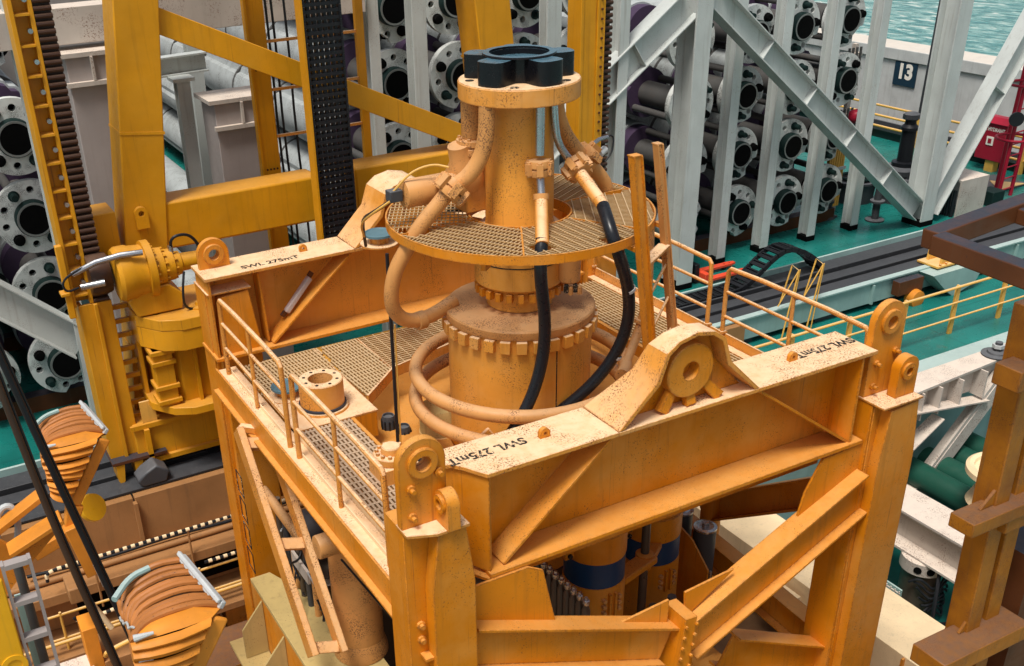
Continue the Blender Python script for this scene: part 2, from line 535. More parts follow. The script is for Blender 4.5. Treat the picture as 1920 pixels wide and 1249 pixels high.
MB().tube([(-6, 14.3, -0.93), (12, 14.3, -0.93)], 0.03).build('pipe', 'railyellow', pw)
tag(MB().box(13.32, 31.4, 12.75, 12.9, -3.0, -0.3).build('deck_edge_girder', 'teal_lt', None), 'pale green girder along the edge of the green deck under the yellow railing', 'girder')
tag(MB().box(13.32, 31.4, 12.5, 12.98, -0.29, 0.06).build('deck_edge_kerb', 'teal_lt', None, 0.01), 'pale steel kerb at the foot of the yellow railing', 'kerb')

# striped hand rails over the pool ledge
def striped(pts, label):
    t = thing('striped_handrail', pts[0], label, 'handrail', 'black and white striped handrails')
    P = [Vector(p) for p in pts]
    L = [0]
    for i in range(len(P) - 1):
        L.append(L[-1] + (P[i + 1] - P[i]).length)
    def at(s):
        for i in range(len(P) - 1):
            if s <= L[i + 1] or i == len(P) - 2:
                return P[i].lerp(P[i + 1], (s - L[i]) / (L[i + 1] - L[i]))
    n = int(L[-1] / 0.062)
    A, B = MB(), MB()
    for k in range(n):
        s0, s1 = L[-1] * k / n, L[-1] * (k + 1) / n
        (A if k % 2 else B).tube([at(s0), at(s1)], 0.032 if k % 2 else 0.027, 8)
    tag(A.build('white_stripes', 'cream', t), kind='stuff')
    tag(B.build('black_stripes', 'black', t), kind='stuff')
    for x in range(int((P[-1].x - P[0].x) / 1.5)):
        MB().cyl((P[0].x + 0.7 + 1.5 * x, P[1].y, P[1].z), (P[0].x + 0.7 + 1.5 * x, P[1].y + 0.02, P[1].z - 0.9), 0.018, n=8).build('post', 'bounce_brown', t)
    return t
striped([(0.55, 14.5, 0.10), (0.56, 14.5, 0.24), (0.70, 14.5, 0.28), (5.2, 14.5, 0.28)], 'upper long black and white striped rail in front of the brown pool wall')
striped([(2.9, 14.4, -0.36), (5.0, 14.4, -0.36)], 'lower short striped rail beside the rear left leg of the orange frame')
striped([(0.76, 14.1, -0.40), (0.86, 14.1, -0.52), (1.5, 14.1, -0.46)], 'short bent striped rail end beside the hanging belts')

wc = thing('wall_recess', (3.4, 15.2, -1), 'dark openings with thin yellow guard rails in the brown pool wall', 'openings')
for x0 in (2.7, 4.6, 0.9):
    MB().box(x0, x0 + 1.5, 14.985, 14.998, -1.08, -0.62).build('opening', 'bore', wc)
    MB().box(x0 - 0.04, x0, 14.95, 14.998, -1.12, -0.56).build('jamb', 'bounce_brown', wc)
for z in (-0.50, -0.95, -1.32):
    MB().tube([(0.4, 14.42, z), (6.5, 14.42, z)], 0.022, 8).build('guard_rail', 'railyellow', wc)
for k in range(6):
    MB().cyl((0.6 + 1.1 * k, 14.42, -1.5), (0.6 + 1.1 * k, 14.42, -0.45), 0.022, n=8).build('guard_post', 'railyellow', wc)
tag(MB().box(-4, 13.2, 13.2, 14.2, -1.75, -1.60).build('pool_step', 'rusty', None, 0.02), 'worn yellowish step beam along the foot of the brown pool wall', 'beam')
tag(MB().tube([(0.3, 15.1, -0.1), (1.5, 15.05, -0.16), (2.6, 15.08, -0.12), (3.6, 15.04, -0.17), (5.0, 15.1, -0.14)], 0.03, 10, smooth=2).build('ledge_hose', 'black', None), 'black hose lying along the ledge of the brown pool wall', 'hose')
for i, (x, y) in enumerate(((3.05, 14.3), (3.6, 13.9), (4.2, 13.6))):
    t = thing('floor_bracket', (x, y, -2.4), ('rusty brown triangular floor bracket at the pool wall, farthest left', 'rusty brown triangular floor bracket beside the frame leg, middle', 'rusty brown triangular floor bracket nearest the pale green plate')[i], 'bracket', 'triangular floor brackets')
    MB().prism([(y - 0.5, -2.39), (y + 0.5, -2.39), (y + 0.5, -1.5)], 'X', x, x + 0.04).build('rib', 'frame_worn_sheen', t)
    MB().box(x - 0.5, x + 0.55, y + 0.5, y + 0.54, -2.39, -1.45).build('plate', 'frame_worn_sheen', t)

tag(MB().box(-30, 11, 46.2, 46.6, -4, 12).build('bulkhead', 'shade_white', None), 'plain grey bulkhead far behind the riser racks', 'bulkhead')
# quay wall with berth number, sea beyond
qw = thing('quay_wall', (34, 30, -9), 'long pale concrete quay wall between the deck railing and the sea', 'wall')
MB().box(34, 35.2, 6, 80, -9, 2.0).build('wall_body', 'concrete', qw)
MB().box(33.92, 35.3, 6, 80, 2.0, 2.42).build('coping', 'concrete', qw, 0.03)
MB().box(33.9, 34, 6, 80, -0.6, -0.25).build('fender_strip', 'darksteel', qw)
sg = thing('number_sign', (33.95, 27.9, 1.6), 'dark blue square sign reading 13 on the quay wall', 'sign')
MB().box(33.95, 33.995, 27.42, 28.42, 1.14, 2.13).build('sign_plate', 'sign', sg)
text_mesh('number', '13', 0.72, (33.945, 27.92, 1.63), (0, -1, 0), (0, 0, 1), 'letter', sg, 0.045)

# ------------------------------------------------------------------ skid track
sk = thing('skid_track', (10, 16.2, 0), 'long skid girder with black greased top and pale green side panels crossing the teal deck', 'skid track')
xs = [-8 + 2.45 * i for i in range(16)]
for a in xs:
    MB().box(a + 0.01, a + 2.44, 15.52, 15.6, 0.14, 0.64).build('side_panel', 'teal_lt', sk, 0.005)
    MB().box(a + 0.9, a + 1.5, 15.62, 16.6, 0.001, 0.14).build('foot', 'darksteel', sk)
    MB().box(a - 0.02, a + 0.03, 15.44, 15.52, 0.14, 0.60).build('stiffener', 'teal_lt', sk)
MB().box(-8, 31, 15.6, 17.2, 0.14, 0.62).build('girder_body', 'darksteel', sk)
MB().box(12.5, 31, 15.46, 15.62, 0.641, 0.675).build('edge_strip', 'teal_lt', sk)
MB().box(-8, 12.49, 15.46, 15.62, 0.641, 0.675).build('edge_strip', 'skidtop', sk)
MB().box(-8, 31, 15.64, 15.98, 0.62, 0.66).build('wear_plate', 'skidtop', sk)
MB().box(-8, 31, 16.02, 16.12, 0.62, 0.72).build('guide_rail', 'skidtop', sk, 0.01)
MB().box(-8, 31, 16.16, 16.46, 0.62, 0.65).build('wear_plate', 'skidtop', sk)
MB().box(-8, 31, 16.50, 16.56, 0.62, 0.74).build('guide_rail', 'skidtop', sk, 0.01)
MB().box(-8, 31, 16.60, 17.1, 0.62, 0.645).build('tray_floor', 'skidtop', sk)
MB().box(-8, 31, 17.14, 17.2, 0.62, 0.75).build('tray_edge', 'teal_lt', sk)
MB().box(-8, 31, 17.5, 17.56, 0.001, 0.06).build('edge_line', 'teal_lt', sk)
# dark boot lying on the track at left
tag(MB().prism([(2.35, 0.68), (2.75, 0.68), (2.82, 0.86), (2.62, 1.02), (2.42, 0.92), (2.28, 0.8)], 'Y', 15.45, 15.8).build('rail_clamp', 'darksteel', None, 0.03), 'dark lumpy rail clamp on the black track beside the gantry foot', 'clamp')

# drag chain in the tray, humping up
dc = thing('drag_chain', (16, 16.85, 0.65), 'black cable drag chain lying in the skid track tray and rising in a hump', 'drag chain')
pts = []
x = 11.4
while x < 15.9:
    pts.append((x, 0.68)); x += 0.2
for x, z in ((16.1, 0.72), (16.3, 0.8), (16.5, 0.92), (16.7, 1.06), (16.9, 1.2), (17.1, 1.31), (17.3, 1.38), (17.5, 1.38), (17.7, 1.32), (17.9, 1.24), (18.1, 1.12), (18.3, 0.98), (18.45, 0.84), (18.55, 0.72)):
    pts.append((x, z))
for (xa, za), (xb, zb) in zip(pts, pts[1:]):
    m = MB()
    d = Vector((xb - xa, 0, zb - za)).normalized()
    nn = Vector((-d.z, 0, d.x))
    for yy in (16.66, 17.08):
        m.bar((xa, yy, za), (xb - d.x * 0.02, yy, zb - d.z * 0.02), 0.05, 0.11, nn)
    m.bar(Vector((xa, 16.69, za)) + d * 0.05 + nn * 0.035, Vector((xa, 17.05, za)) + d * 0.05 + nn * 0.035, 0.085, 0.03, nn)
    m.bar(Vector((xa, 16.69, za)) + d * 0.13 - nn * 0.03, Vector((xa, 17.05, za)) + d * 0.13 - nn * 0.03, 0.12, 0.03, nn)
    m.bar(Vector((xa, 16.69, za)) + d * 0.14 + nn * 0.03, Vector((xa, 17.05, za)) + d * 0.14 + nn * 0.03, 0.03, 0.03, nn)
    m.build('link', 'black', dc)
# loose cable loops strung by the track
for i, x in enumerate((16.25, 16.95)):
    t = thing('wire_guard', (x, 15.35, 0), ('thin yellow wire guard frame on the track, nearest the walkway', 'thin yellow wire guard frame beside the chain hump')[i], 'wire guard', 'thin yellow wire guards')
    MB().tube([(x - 0.15, 15.3, 0.02), (x + 0.22, 15.4, 1.5), (x + 0.32, 15.7, 1.5), (x + 0.10, 15.7, 0.7)], 0.018, 8).build('wire_loop', 'railyellow', t)
    MB().tube([(x + 0.22, 15.4, 1.5), (x - 0.22, 15.45, 0.75)], 0.014, 8).build('brace', 'railyellow', t)
    MB().tube([(x + 0.05, 15.35, 0.02), (x + 0.27, 15.42, 1.5)], 0.014, 8).build('post', 'railyellow', t)
# yellow cradle on the track
cr = thing('pipe_cradle', (21.3, 15.5, 0.66), 'yellow cradle with a round saddle on the edge of the skid track', 'cradle')
MB().box(20.75, 21.95, 15.25, 15.85, 0.68, 0.73).build('base_plate', 'railyellow', cr, 0.008)
for yy in (15.33, 15.7):
    poly = [(20.95, 0.731), (21.75, 0.731), (21.70, 1.25)] + [(21.35 + 0.27 * cos(t), 1.22 + 0.27 * sin(t)) for t in [-pi * k / 10 for k in range(11)]] + [(21.02, 1.25)]
    MB().prism(poly, 'Y', yy, yy + 0.06).build('saddle_plate', 'railyellow', cr)
for k in range(6):
    MB().cyl((20.85 + 0.2 * k, 15.28, 0.73), (20.85 + 0.2 * k, 15.28, 0.77), 0.03, n=6).build('bolt', 'frame_worn_sheen', cr)
MB().prism([(20.4, 0.64), (22.2, 0.64), (21.9, 0.16), (21.2, -0.02), (20.9, 0.2)], 'Y', 15.06, 15.5).build('bracket', 'teal_lt', cr)
rr = thing('track_roller', (19.95, 15.35, 0), 'rust red roller bracket under the pale track side panel', 'roller')
MB().box(19.5, 20.3, 15.22, 15.42, 0.28, 0.62).build('bracket', 'rustdark', rr, 0.01)
MB().lathe((20.05, 15.2, 0.14), [(0.08, -0.14), (0.2, -0.12), (0.22, 0), (0.2, 0.12), (0.08, 0.14)], (0, 1, 0)).build('roller', 'orange', rr)

# yellow railing along the deck edge
rl = thing('deck_railing', (18, 13.66, 0), 'yellow three bar railing along the edge of the teal deck beyond the white beam', 'railing')
for k in range(-4, 7):
    x = 19.36 + 1.57 * k
    MB().prism([(x - 0.05, 0.0), (x + 0.05, 0.0), (x + 0.05, 1.06), (x + 0.02, 1.12), (x - 0.02, 1.12), (x - 0.05, 1.06)], 'Y', 13.62, 13.68).build('post', 'railyellow', rl)
for z, r in ((1.1, 0.03), (0.74, 0.022), (0.38, 0.022)):
    MB().tube([(13.0, 13.6, z), (29, 13.6, z)], r, 10).build('rail', 'railyellow', rl)
# railing at the ship side
r2 = thing('ship_side_railing', (31, 22, 0), 'orange yellow railing at the ship side in front of the quay wall', 'railing')
for k in range(8):
    y = 16.6 + 2.0 * k
    MB().box(30.93, 31.07, y - 0.06, y + 0.06, 0, 1.15).build('post', 'railyellow', r2)
for z in (1.12, 0.78, 0.42):
    MB().tube([(31, 15, z), (31, 34, z)], 0.04, 10).build('rail', 'railyellow', r2)
tag(MB().box(31.1, 31.3, 14, 36, 0, 0.26).build('toe_kerb', 'darkgreen', None), 'dark green kerb strip along the ship side', 'kerb')

# ------------------------------------------------------------------ deck furniture near the sea
pd = thing('mooring_post', (26.0, 20.9, 0), 'tall black stepped post with round cap on the teal deck below the number sign', 'post')
MB().lathe((26.0, 20.9, 0), [(0.62, 0), (0.62, 0.7), (0.55, 0.74), (0.34, 0.76)], n=36).build('drum', 'darksteel', pd)
MB().lathe((26.0, 20.9, 0.76), [(0.50, 0), (0.54, 0.05), (0.54, 0.18), (0.46, 0.24), (0.24, 0.26)], n=36).build('collar', 'darksteel', pd)
MB().lathe((26.0, 20.9, 1.02), [(0.34, 0), (0.34, 0.10), (0.21, 0.12), (0.20, 1.0), (0.25, 1.02), (0.25, 1.10), (0.16, 1.18), (0.15, 1.30)], n=28).build('column', 'black', pd)
MB().lathe((26.0, 20.9, 2.32), [(0.2, 0), (0.24, 0.04), (0.24, 0.16), (0.16, 0.2)], n=8).build('cap', 'darksteel', pd)
for k in range(5):
    a = k * 1.256 + 0.4
    MB().cyl((26 + 0.5 * cos(a), 20.9 + 0.5 * sin(a), 0.74), (26 + 0.5 * cos(a), 20.9 + 0.5 * sin(a), 0.95), 0.05, n=8).build('stud', 'darksteel', pd)
MB().torus((26.45, 20.55, 1.25), 0.17, 0.045).build('ring', 'darksteel', pd)
tb = thing('steel_tub', (24.9, 21.6, 0), 'round dark steel tub on the teal deck behind the white brace', 'tub')
MB().lathe((24.9, 21.6, 0), [(0.55, 0), (0.6, 0.55), (0.66, 0.57), (0.66, 0.63), (0.52, 0.63), (0.5, 0.3), (0.0, 0.3)], n=32).build('tub_wall', 'darksteel', tb)
MB().torus((24.9, 21.6, 0.68), 0.42, 0.05).build('coil', 'darkgreen', tb)
for i, (x, y) in enumerate(((23.0, 20.9), (23.95, 19.9))):
    t = thing('pipe_stub', (x, y, 0), ('short dark bollard with flat base on the teal deck left of the white brace', 'slim capped pipe stub standing under the white brace')[i], 'pipe stub')
    if i:
        MB().lathe((x, y, 0), [(0.26, 0), (0.26, 0.04), (0.1, 0.06), (0.1, 0.5), (0.2, 0.52), (0.2, 0.58), (0.1, 0.6), (0.09, 1.0)], n=20).build('stub', 'darksteel', t)
    else:
        MB().lathe((x, y, 0), [(0.34, 0), (0.3, 0.08), (0.22, 0.12), (0.22, 0.42), (0.26, 0.44), (0.26, 0.5), (0.1, 0.52)], n=20).build('stub', 'darksteel', t)
        MB().box(x - 0.7, x + 0.3, y - 0.25, y + 0.25, 0.001, 0.06).build('base', 'darksteel', t)

fh = thing('fire_hose_cabinet', (30.7, 21.3, 0), 'red hose cabinet lettered FIRE HYDRANT at the ship side railing', 'hose cabinet')
MB().box(30.45, 30.8, 20.95, 21.9, 0.35, 1.5).build('cabinet', 'red', fh, 0.02)
MB().prism([(30.38, 1.502), (30.84, 1.502), (30.84, 1.66), (30.6, 1.66)], 'Y', 20.9, 21.95).build('roof', 'red', fh)
text_mesh('lettering', 'FIRE HYDRANT', 0.155, (30.445, 21.42, 1.3), (0, -1, 0), (0, 0, 1), 'letter', fh, 0.03, squeeze=0.8)
MB().box(30.43, 30.449, 21.32, 21.56, 0.82, 1.08).build('pictogram', 'letter', fh)
MB().box(30.42, 30.429, 21.38, 21.50, 0.88, 1.02).build('pictogram_mark', 'red', fh)
MB().box(30.5, 30.75, 21.2, 21.5, 0, 0.35).build('stand', 'railyellow', fh)
rt = thing('red_ladder_mast', (29, 19.4, 0), 'red open ladder mast with hoops standing on the teal deck at the right', 'ladder')
for dx, dy in ((0, 0), (0.62, 0.05), (0.62, 0.55)):
    MB().cyl((28.3 + dx, 19.3 + dy, 0), (28.6 + dx, 19.3 + dy, 7.5), 0.055, n=10).build('stringer', 'red', rt)
for k in range(22):
    z = 0.25 + 0.33 * k
    MB().cyl((28.3 + z * 0.04, 19.3, z), (28.92 + z * 0.04, 19.35, z), 0.022, n=8).build('rung', 'red', rt)
for z in (1.7, 3.2, 4.7):
    MB().torus((28.62 + z * 0.04, 19.45, z), 0.48, 0.04, n=28, m=8).build('hoop', 'red', rt)
fl = thing('round_floodlight', (28.3, 19.0, 2.9), 'small black round lamp fixed beside the red ladder mast', 'lamp')
MB().lathe((28.2, 19.2, 2.35), [(0.05, -0.16), (0.16, -0.08), (0.2, 0.02), (0.2, 0.08)], (-0.6, -0.8, 0), n=20).build('lamp_body', 'black', fl)
MB().cyl((28.2, 19.22, 2.35), (28.45, 19.33, 2.35), 0.03, n=8).build('arm', 'darksteel', fl)
cb = thing('equipment_box', (26.2, 18.9, 0), 'grey open sided equipment box at the foot of the white column', 'equipment box')
MB().box(25.9, 27.0, 18.8, 18.86, 0, 1.05).build('panel', 'whitebeam', cb)
MB().box(25.9, 27.0, 19.6, 19.66, 0, 1.05).build('panel', 'whitebeam', cb)
MB().box(25.9, 27.0, 18.861, 19.599, 1.0, 1.05).build('lid', 'whitebeam', cb)
for k in range(5):
    MB().cyl((25.88, 18.95 + 0.15 * k, 0), (25.88, 18.95 + 0.15 * k, 0.75), 0.055, n=10).build('bottle', 'black', cb)
tag(MB().box(27.5, 28.0, 18.9, 19.4, 0, 0.42).build('green_bin', 'darkgreen', None, 0.02), 'small dark green bin on the teal deck near the red mast', 'bin')
hm = thing('hatch_mat', (28.9, 20.2, 0), 'grey hatch cover with a black and yellow marked corner on the teal deck', 'hatch')
MB().box(27.3, 30.2, 19.7, 20.9, 0.001, 0.06).build('cover', 'darksteel', hm)
MB().prism([(28.9, 19.72), (30.1, 19.72), (29.5, 20.5)], 'Z', 0.061, 0.075).build('marked_corner', 'railyellow', hm)

# red pallet truck forks
pt = thing('pallet_truck', (17.5, 19.0, 0), 'orange red pallet truck forks on the teal deck beside the big white column', 'pallet truck')
for yy in (18.72, 19.27):
    MB().prism([(16.95, yy - 0.09), (18.1, yy - 0.09), (18.28, yy - 0.05), (18.28, yy + 0.05), (18.1, yy + 0.09), (16.95, yy + 0.09)], 'Z', 0.09, 0.14, [circle(17.95, yy, 0.035, 8), circle(18.12, yy, 0.03, 8)]).build('fork', 'orangered', pt)
    MB().cyl((17.95, yy - 0.05, 0.045), (17.95, yy + 0.05, 0.045), 0.045, n=12).build('wheel', 'black', pt)
MB().box(16.80, 16.949, 18.62, 19.37, 0.09, 0.30).build('head', 'orangered', pt, 0.015)
MB().box(16.66, 16.8, 18.85, 19.14, 0.05, 0.5).build('pump', 'black', pt, 0.02)
MB().tube([(16.7, 19.0, 0.5), (16.45, 19.0, 1.1), (16.4, 18.88, 1.2), (16.4, 19.12, 1.2)], 0.025, 8).build('handle', 'black', pt)

# ------------------------------------------------------------------ riser racks
FY = 20.3
def make_riser():
    t = thing('riser_joint', (0, 0, 0), 'x', 'riser pipe', 'flanged riser joints in the racks')
    # outer outline with one cut wedge low at the right
    out = []
    for i in range(40):
        a = 2 * pi * i / 40 - pi / 2
        r = 0.675
        if 0.62 < (a + pi / 2) % (2 * pi) < 1.15:
            r = 0.53
        out.append((r * cos(a), r * sin(a)))
    holes = [circle(0, 0, 0.30, 24)]
    for k in range(10):
        a = 2 * pi * k / 10 + 0.16
        if k in (0, 2, 5, 7):
            continue
        holes.append(circle(0.505 * cos(a), 0.505 * sin(a), 0.068, 10))
    fl_ = MB().prism(out, 'Y', 0, 0.16, holes).build('flange', 'flange', t, 0.0)
    MB().lathe((0, 0.1, 0), [(0.62, 0.062), (0.62, 0.12), (0.36, 0.3), (0.3, 0.45)], (0, 1, 0), n=28).build('flange_back', 'bore', t)
    MB().lathe((0, 0, 0), [(0.29, 0.2), (0.335, 0.2), (0.335, -0.16), (0.32, -0.20), (0.275, -0.20), (0.265, -0.15), (0.25, 0.2)], (0, 1, 0), n=28, closed=True).build('box_end', 'darkgreen', t)
    MB().lathe((0, -0.203, 0), [(0.275, 0.0), (0.312, -0.002), (0.322, 0.012), (0.275, 0.012)], (0, 1, 0), n=28, closed=True).build('box_rim', 'rimgrey', t)
    MB().lathe((0, 0, 0), [(0.272, -0.196), (0.2725, 0.45)], (0, 1, 0), n=28).build('bore_wall', 'bore', t)
    MB().lathe((0, 0, 0), [(0.25, 0.19), (0.25, 0.5)], (0, 1, 0), n=20).build('bore_plug', 'bore', t)
    for k in (2, 7):
        a = 2 * pi * k / 10 + 0.16
        c = (0.50 * cos(a), 0, 0.50 * sin(a))
        MB().lathe(c, [(0.02, -0.20), (0.06, -0.20), (0.068, -0.16), (0.068, -0.04), (0.10, -0.03), (0.10, 0.02)], (0, 1, 0), n=14).build('stab_pin', 'darkgreen', t)
        MB().cyl((c[0], 0.17, c[2]), (c[0], 2.2, c[2]), 0.085, n=12).build('choke_line', 'greypipe', t)
    for k in (0, 5):
        a = 2 * pi * k / 10 + 0.16
        c = (0.50 * cos(a), 0, 0.50 * sin(a))
        MB().lathe(c, [(0.04, -0.13), (0.085, -0.12), (0.085, -0.05), (0.105, -0.04), (0.105, 0.01)], (0, 1, 0), n=14).build('stab_pin', 'bore', t)
    MB().cyl((0, 0.4, 0), (0, 2.2, 0), 0.30, n=24).build('main_pipe', 'greypipe', t)
    out = []
    for i in range(36):
        a = 2 * pi * i / 36
        r = 0.66 if abs(((a - 0.25) % pi) - 0.0) > 0.2 else 0.60
        out.append((r * cos(a), r * sin(a)))
    ins = [(x * 0.93, z * 0.93) for x, z in out]
    MB().prism(ins, 'Y', 1.7, 2.05).build('collar', 'purple', t)
    MB().prism(out, 'Y', 2.05, 25).build('buoyancy_body', 'buoy', t)
    for k in range(7):
        MB().lathe((0, 2.7 + 3.1 * k, 0), [(0.62, 0), (0.672, 0.0), (0.672, 0.09), (0.62, 0.09)], (0, 1, 0), n=30).build('strap', 'greypipe', t)
    return t
rows = ['bottom row', 'second row up', 'third row up', 'fourth row up', 'fifth row up', 'top row']
ZK = [1.05 + 1.46 * k for k in range(6)]
def W(x):
    return x
racks = (('left rack', [-1.0, 0.56, 2.12], range(0, 6), ['left column', 'middle column', 'right column']),
         ('middle rack', [9.55, 11.0, 12.62, 14.2], range(0, 5), ['first column', 'second column', 'third column', 'last column']),
         ('right rack', [17.4, 19.08, 20.68, 22.28], range(0, 4), ['first column', 'second column', 'third column', 'last column']))
rproto = make_riser()
first = True
for rn, X_, ks, cn in racks:
    for x, c in zip(X_, cn):
        for k in ks:
            lab = 'riser flange, %s, %s of the %s' % (rows[k], c, rn)
            if rn.startswith('left') and c == 'left column' and k > 3:
                continue
            jx, jr = random.uniform(-0.03, 0.03), random.uniform(-0.12, 0.12)
            loc = (x + jx, FY + random.uniform(-0.12, 0.12) + (2.4 if rn.startswith('left') and k > 3 else 0), ZK[k])
            if first:
                rproto.location = loc; rproto['label'] = lab; first = False
                o = rproto
            else:
                o = dup(rproto, loc, lab)
            o.rotation_euler = (0, jr + random.choice((0, 0, 0, 0.63, -0.63, 1.26)), 0)
# wooden dunnage under the racks
for x0, x1, lab in ((-2, 3.1, 'left'), (16.6, 23.1, 'right')):
    tag(MB().box(x0, x1, 20.6, 20.9, 0.001, 0.33).box(x0, x1, 24, 24.3, 0.001, 0.33).build('dunnage_beam', 'rustdark', None), 'brown bearing beams under the %s riser rack' % lab, 'bearing beam')

# white rack steelwork: H columns, ties and braces
def hcol(x, y, z0, z1, w, d, label, foot=True, t=0.03):
    o = thing('rack_column', (x, y, z0), label, 'column', 'white H columns of the riser racks')
    MB().box(x - w / 2, x + w / 2, y - d / 2, y - d / 2 + t, z0 + 0.14, z1).build('flange', 'white', o, 0.004)
    MB().box(x - w / 2, x + w / 2, y + d / 2 - t, y + d / 2, z0 + 0.14, z1).build('flange', 'white', o, 0.004)
    MB().box(x - t / 2, x + t / 2, y - d / 2 + t, y + d / 2 - t, z0 + 0.14, z1).build('web', 'white', o)
    if foot:
        MB().box(x - w / 2 - 0.01, x + w / 2 + 0.01, y - d / 2 - 0.01, y + d / 2 + 0.01, z0, z0 + 0.14).build('foot', 'bore', o)
    return o
hcol(16.25, 19.05, 0, 9, 0.44, 0.62, 'thick white column carrying the apex of both braces, by the red pallet truck', t=0.045)
hcol(24.7, 19.1, 0, 9, 0.46, 0.62, 'thick white column at the right where two braces meet at deck level', t=0.045)
for x, lab in ((18.15, 'slim white column just right of the thick apex column'), (19.6, 'slim white column between the first two open riser columns of the right rack'), (21.25, 'slim white column in the middle of the right rack'), (22.85, 'slim white column at the right end of the right rack, foot behind the brace')):
    hcol(x, 19.8, 0, 9, 0.27, 0.34, lab)
for x, y, w, lab in ((8.6, 19.2, 0.22, 'slim white column beside the yellow ladder at the middle rack'), (9.55, 19.2, 0.30, 'slim white column between the first flanges of the middle rack'), (12.6, 19.2, 0.34, 'slim white column right of the gantry leg behind the black rubber ring'), (14.25, 19.05, 0.26, 'slim white column close behind the right toothed rack'), (2.34, 19.0, 0.22, 'slim pinkish white column behind the left toothed rack')):
    hcol(x, y, 0, 9, w, 0.32, lab)
def brace(p0, p1, w, h, label, ribs=0):
    o = thing('rack_brace', p0, label, 'brace', 'white diagonal braces of the riser racks')
    p0, p1 = Vector(p0), Vector(p1)
    d = (p1 - p0).normalized()
    a = Vector((0, 1, 0))
    u = a.cross(d).normalized()
    t = 0.03
    for k in (-1, 1):
        MB().bar(p0 + u * (k * (h / 2 - t / 2)), p1 + u * (k * (h / 2 - t / 2)), w, t, u).build('flange', 'white', o, 0.004)
    MB().bar(p0, p1, t, h - 2 * t, u).build('web', 'white', o)
    L = (p1 - p0).length
    for i in range(ribs):
        c = p0 + d * (L * (i + 1) / (ribs + 1))
        MB().bar(c - u * (h / 2 - t), c + u * (h / 2 - t), w - 0.04, 0.02, d).build('stiffener', 'white', o)
    return o
brace((16.75, 19.05, 6.55), (24.5, 19.05, 0.40), 0.42, 0.52, 'long white brace falling right from the apex column to the column foot', 4)
brace((16.0, 19.05, 6.55), (12.0, 19.05, 3.75), 0.42, 0.66, 'white brace falling left from the apex column behind the toothed rack', 2)
brace((24.95, 19.05, 0.35), (28.6, 19.05, 6.4), 0.42, 0.60, 'white brace rising right from the column foot by the red mast', 1)
brace((-0.5, 19.0, 4.55), (2.35, 19.0, 1.9), 0.36, 0.58, 'pinkish white brace crossing the flanges of the left rack', 0)
bm_ = thing('rack_beam', (3, 19, 7), 'white box beam across the top left behind the toothed rack', 'beam')
MB().box(-2, 8.4, 18.9, 19.5, 7.06, 7.62).build('beam_body', 'whitebeam', bm_, 0.01)
b2_ = thing('rack_beam', (11, 19, 7.3), 'pinkish white beam along the top of the middle rack columns', 'beam')
MB().box(8.3, 14.3, 19.4, 19.75, 7.25, 7.6).build('beam_body', 'whitebeam', b2_, 0.01)
# shaded white box posts and panels seen behind the gantry legs
for (x0, x1, y0, y1, z0, z1, lab) in ((2.95, 3.75, 18.6, 19.3, 0.02, 6.9, 'large plain white steel post left of the yellow gantry leg'),
                                      (5.3, 6.25, 18.7, 19.5, 0.02, 5.85, 'large plain white steel post between gantry leg and yellow ladder')):
    o = thing('steel_post', (x0, y0, z0), lab, 'post')
    MB().box(x0, x1, y0, y1, z0, z1).build('post_body', 'shade_white', o, 0.01)
    MB().box(x0 - 0.1, x1 + 0.1, y0 - 0.06, y1 + 0.06, z1 + 0.001, z1 + 0.07).build('cap_plate', 'whitebeam', o)
    MB().box(x0 - 0.05, x1 + 0.05, y0 - 0.1, y0 - 0.002, z1 - 0.45, z1 - 0.38).build('ledge', 'whitebeam', o)
    MB().box((x0 + x1) / 2 - 0.02, (x0 + x1) / 2 + 0.02, y0 - 0.1, y0 - 0.002, z1 - 0.37, z1).build('rib', 'whitebeam', o)
for (p0, p1, w, h, lab) in (((5.55, 21.0, 0.02), (5.72, 21.0, 8.4), 0.26, 0.3, 'pale blue white post leaning behind the gantry beam'),
                            ((5.02, 19.9, 0.02), (5.1, 19.9, 6.1), 0.24, 0.26, 'short pale teal post behind the gantry beam')):
    o = thing('rack_post', p0, lab, 'post')
    MB().ibeam(p0, p1, w, h, 0.03, (0, 1, 0)).build('post_body', 'white', o)
    MB().box(p1[0] - 0.2, p1[0] + 0.2, p1[1] - 0.2, p1[1] + 0.2, p1[2], p1[2] + 0.06).build('cap_plate', 'white', o)
o = thing('rack_beam', (4.6, 20.2, 6.1), 'short white cross beam between the pale posts beside the gantry leg', 'beam')
MB().ibeam((3.4, 20.0, 6.32), (5.7, 20.3, 6.32), 0.26, 0.34, 0.03).build('beam_body', 'white', o)

for i, x in enumerate((4.4, 5.55, 6.7, 7.8)):
    tag(MB().tube([(x, 20.9 + 0.4 * (i % 2), 0.58), (x, 44, 0.58)], 0.52, 28).build('spare_pipe', 'buoy' if i % 2 else 'greypipe', None), ['dark spare pipe on the deck nearest the left plain steel post', 'pale spare pipe on the deck behind the leaning pale post', 'dark spare pipe on the deck behind the wide plain steel post', 'pale spare pipe on the deck beside the middle rack'][i], 'pipe', 'spare pipes on the deck')
